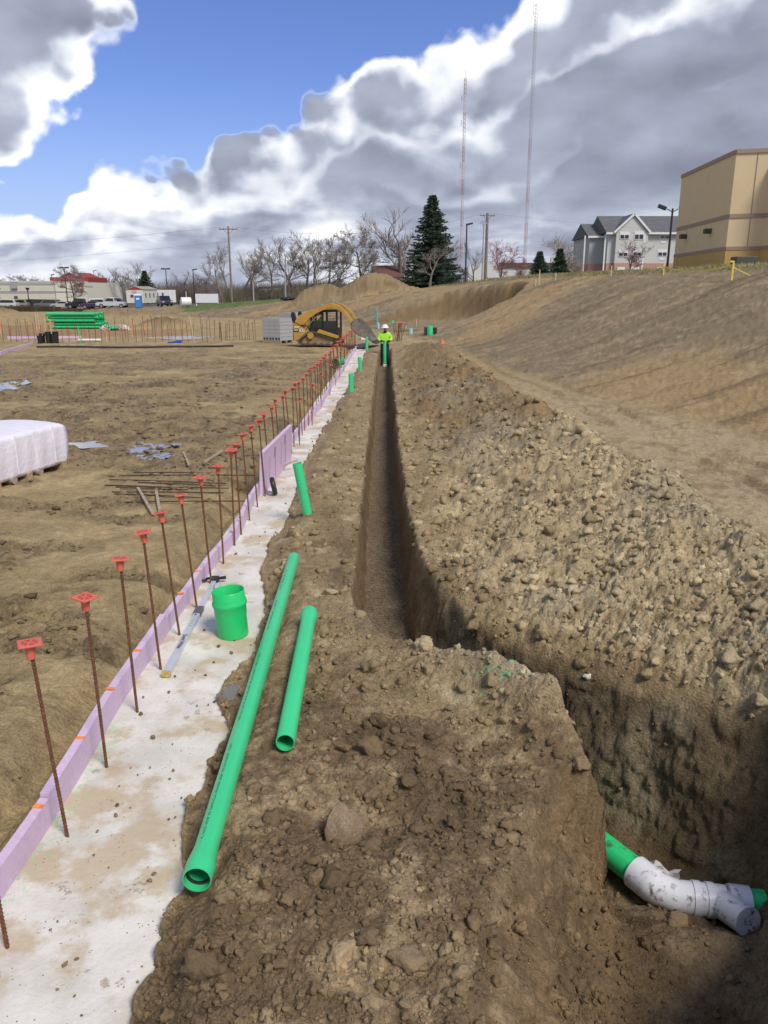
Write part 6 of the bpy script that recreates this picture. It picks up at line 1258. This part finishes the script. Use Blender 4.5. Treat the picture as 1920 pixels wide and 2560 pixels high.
tree(188, 655, 772, 168, 'broad', 1.0, 'bare tree standing before the store sign', wide=1.0); tree(320, 665, 760, 205, 'thin', .3, 'leaning bare tree behind the office trailer', wide=1.6); tree(375, 655, 760, 215, 'tall3', 1.3, 'tall thin bare tree behind the small left spruce', wide=1.4)
for i, u in enumerate([228, 244, 258, 272, 286, 300, 446, 462, 474, 500, 515, 528, 540]):
    tree(u, 668 + (i * 37) % 28, 765, 235, 'thin', i * 2.1, 'thin bare pole-like tree in the woods beyond the lot', 'thin trees beyond the lot', wide=1.8)
for i, (u, vt) in enumerate([(10, 690), (50, 683), (75, 690), (110, 695)]): tree(u, vt, 765, 260, 'broad', i * 2.1, 'bare tree showing over the store roof', 'trees over the store roof', wide=1.5)

def spruce(u, vt, vb, y, wd, seed, lab, col, dens=1.0):
    rr = random.Random(seed); p = D(u, vb, y); p.z = gz(p.x, p.y, False); h = D(u, vt, y).z - p.z; e = empty('spruce_tree', p); tag(e, lab, 'tree')
    MB().tube([(0, 0, -.3), (0, 0, h * .97)], [h * .017, .03], 8).build('trunk', M_BARK, e); R_ = wd / F * y / 2; vs, fs = [], []
    nb = int(30 * dens + h * 2)
    for w in range(nb):
        f = .05 + .95 * (w / nb); z = h * f; Lm = R_ * ((1 - f) ** .8) * (1.0 if f > .1 else .8) + .12; n_ = 9 + int(5 * (1 - f))
        for b in range(n_):
            a = rr.uniform(0, 6.283); L = Lm * rr.uniform(.62, 1.12); dx, dy = math.cos(a), math.sin(a); m = max(4, int(L / .16))
            for k in range(m):
                t_ = (k + .6) / m; bx, by = dx * L * t_, dy * L * t_; bz = z - L * .30 * t_ + L * .22 * t_ * t_ + rr.gauss(0, .05)
                wv = (.30 + .5 * (1 - t_)) * (.55 + .05 * h) * .55
                for c in range(3):
                    s = rr.choice((-1, 1)); q = Vector((bx - dy * s * wv * rr.uniform(.1, .9), by + dx * s * wv * rr.uniform(.1, .9), bz - rr.uniform(0, .16))); l_ = rr.uniform(.16, .34) * (.55 + .04 * h); o_ = Vector((dx * .7 - dy * s * .7, dy * .7 + dx * s * .7, rr.uniform(-.5, .1))).normalized() * l_; up = Vector((rr.gauss(0, .3), rr.gauss(0, .3), 1)).normalized() * l_ * .28
                    i = len(vs); vs += [q - o_ * .4, q + up, q + o_, q - up]; fs.append((i, i + 1, i + 2, i + 3))
    me_ = fast_mesh('crown', np.array([tuple(v) for v in vs]), np.array(fs)); link('crown', me_, mat(col[0], col[1], .9, var=.45, vscale=1.2, spec=.2), e); return e
GSP = ('spruce_needles', (.038, .062, .040)); spruce(1078, 484, 722, 112, 180, 1, 'big dark blue-green spruce standing behind the far dirt pile', GSP)
spruce(1347, 627, 692, 100, 78, 2, 'small dark spruce left of the pair on the crest of the bank', GSP); spruce(1397, 620, 690, 104, 76, 3, 'small dark spruce next to the pale bare tree', GSP); spruce(366, 675, 745, 190, 80, 4, 'small ragged spruce behind the office trailer', GSP)
# brush and hedges: a mass nobody could count
def brush(name, boxes, lab, m_, seed, n_, hh):
    rr = np.random.default_rng(seed); vs = []; fs = []; tot = sum(b[4] for b in boxes)
    for (u0, u1, y_, dy, wgt, hb) in boxes:
        for i in range(int(n_ * wgt / tot)):
            u = rr.uniform(u0, u1); y = y_ + rr.uniform(0, dy); p = D(u, 730, y); z = gz_fast(p.x, y); h = hb * rr.uniform(.35, 1.0); w = rr.uniform(.02, .06) * hh; tx, ty = rr.normal(0, .28 * h), rr.normal(0, .28 * h); mid = .5 + rr.uniform(-.2, .2); jx = rr.normal(0, .12 * h); b0 = len(vs)
            vs += [(p.x - w, y, z - .1), (p.x + w, y + w, z - .1), (p.x + tx * mid + jx - w * .7, y + ty * mid, z + h * mid), (p.x + tx * mid + jx + w * .7, y + ty * mid, z + h * mid), (p.x + tx, y + ty, z + h)]; fs += [(b0, b0 + 1, b0 + 3, b0 + 2), (b0 + 2, b0 + 3, b0 + 4, b0 + 4)]
    me_ = bpy.data.meshes.new(name); me_.from_pydata(vs, [], [tuple(dict.fromkeys(f)) for f in fs]); me_.update(); return tag(link(name, me_, m_), lab, 'brush', kind='stuff')
_gx = np.linspace(-160, 120, 141); _gy = np.linspace(80, 300, 56); _GX, _GY = np.meshgrid(_gx, _gy); _GZ = ground(_GX.ravel(), _GY.ravel(), False).reshape(_GX.shape)
def gz_fast(x, y):
    i = int(np.clip((y - 80) / 4, 0, 55)); j = int(np.clip((x + 160) / 2, 0, 140)); return float(_GZ[i, j])
brush('far_woods', [(-60, 330, 238, 20, 8, 5.5), (300, 560, 222, 30, 7, 6.5), (540, 860, 165, 25, 9, 4.2), (840, 1240, 168, 20, 5, 3.4), (1400, 1460, 150, 8, 1.5, 4)], 'grey-brown mass of bare brush and woods along the far edge of the site', mat('brush_brown', (.165, .135, .118), .95, var=.4, vscale=.3), 5, 17000, 1.3)
brush('thicket', [(560, 860, 134, 10, 10, 2.6), (930, 1180, 112, 18, 8, 2.4), (850, 960, 125, 10, 3, 2.0), (330, 500, 170, 10, 5, 4.5)], 'low tangled thicket of bare shrubs below the trees', mat('thicket_brown', (.125, .108, .075), .95, var=.4, vscale=.3), 6, 11000, .9)
brush('lot_hedge', [(-20, 130, 128, 3, 6, 1.1), (130, 250, 130, 3, 4, .6)], 'low brown hedge between the bare soil and the parking lot', mat('hedge_brown', (.075, .06, .035), .95, var=.5, vscale=.5), 7, 5000, .8)
# tufts of dry turf along the crest
vs = []; fs = []; rr = np.random.default_rng(9)
for i in range(9000):
    y = rr.uniform(24, 92); x = float(ip(y, CREST)) + rr.uniform(-.5, 2.2); h = rr.uniform(.05, .2); w = .02 + y * .0004; b0 = len(vs); vs.append((x, y, h))
VX = np.array([v[0] for v in vs]); VY_ = np.array([v[1] for v in vs]); VH = np.array([v[2] for v in vs]); VZ = ground(VX, VY_); jj = rr.normal(0, .06, (len(VX), 2)); ww = .015 + VY_ * .0004
V4 = np.stack([np.stack([VX - ww, VY_, VZ - .03], 1), np.stack([VX + ww, VY_, VZ - .03], 1), np.stack([VX + jj[:, 0], VY_ + jj[:, 1], VZ + VH], 1)], 1).reshape(-1, 3)
tag(link('turf_tufts', fast_mesh('turf_tufts', V4, np.arange(len(V4)).reshape(-1, 3)), mat('dry_grass', (.24, .215, .105), .95, var=.4, vscale=.6)), 'tufts of dry yellowish grass along the crest of the bank', 'grass', kind='stuff')
# rag on the grass, black
q = D(722, 747, 104); tag(link('black_sheeting', rock_mesh(700, 3, .5, .4, 4), M_BLK, None, (q.x, q.y, gz(q.x, q.y, False) + .2)), 'crumpled black sheeting lying on the green grass', 'sheeting').scale = (1.1, .5, .5)
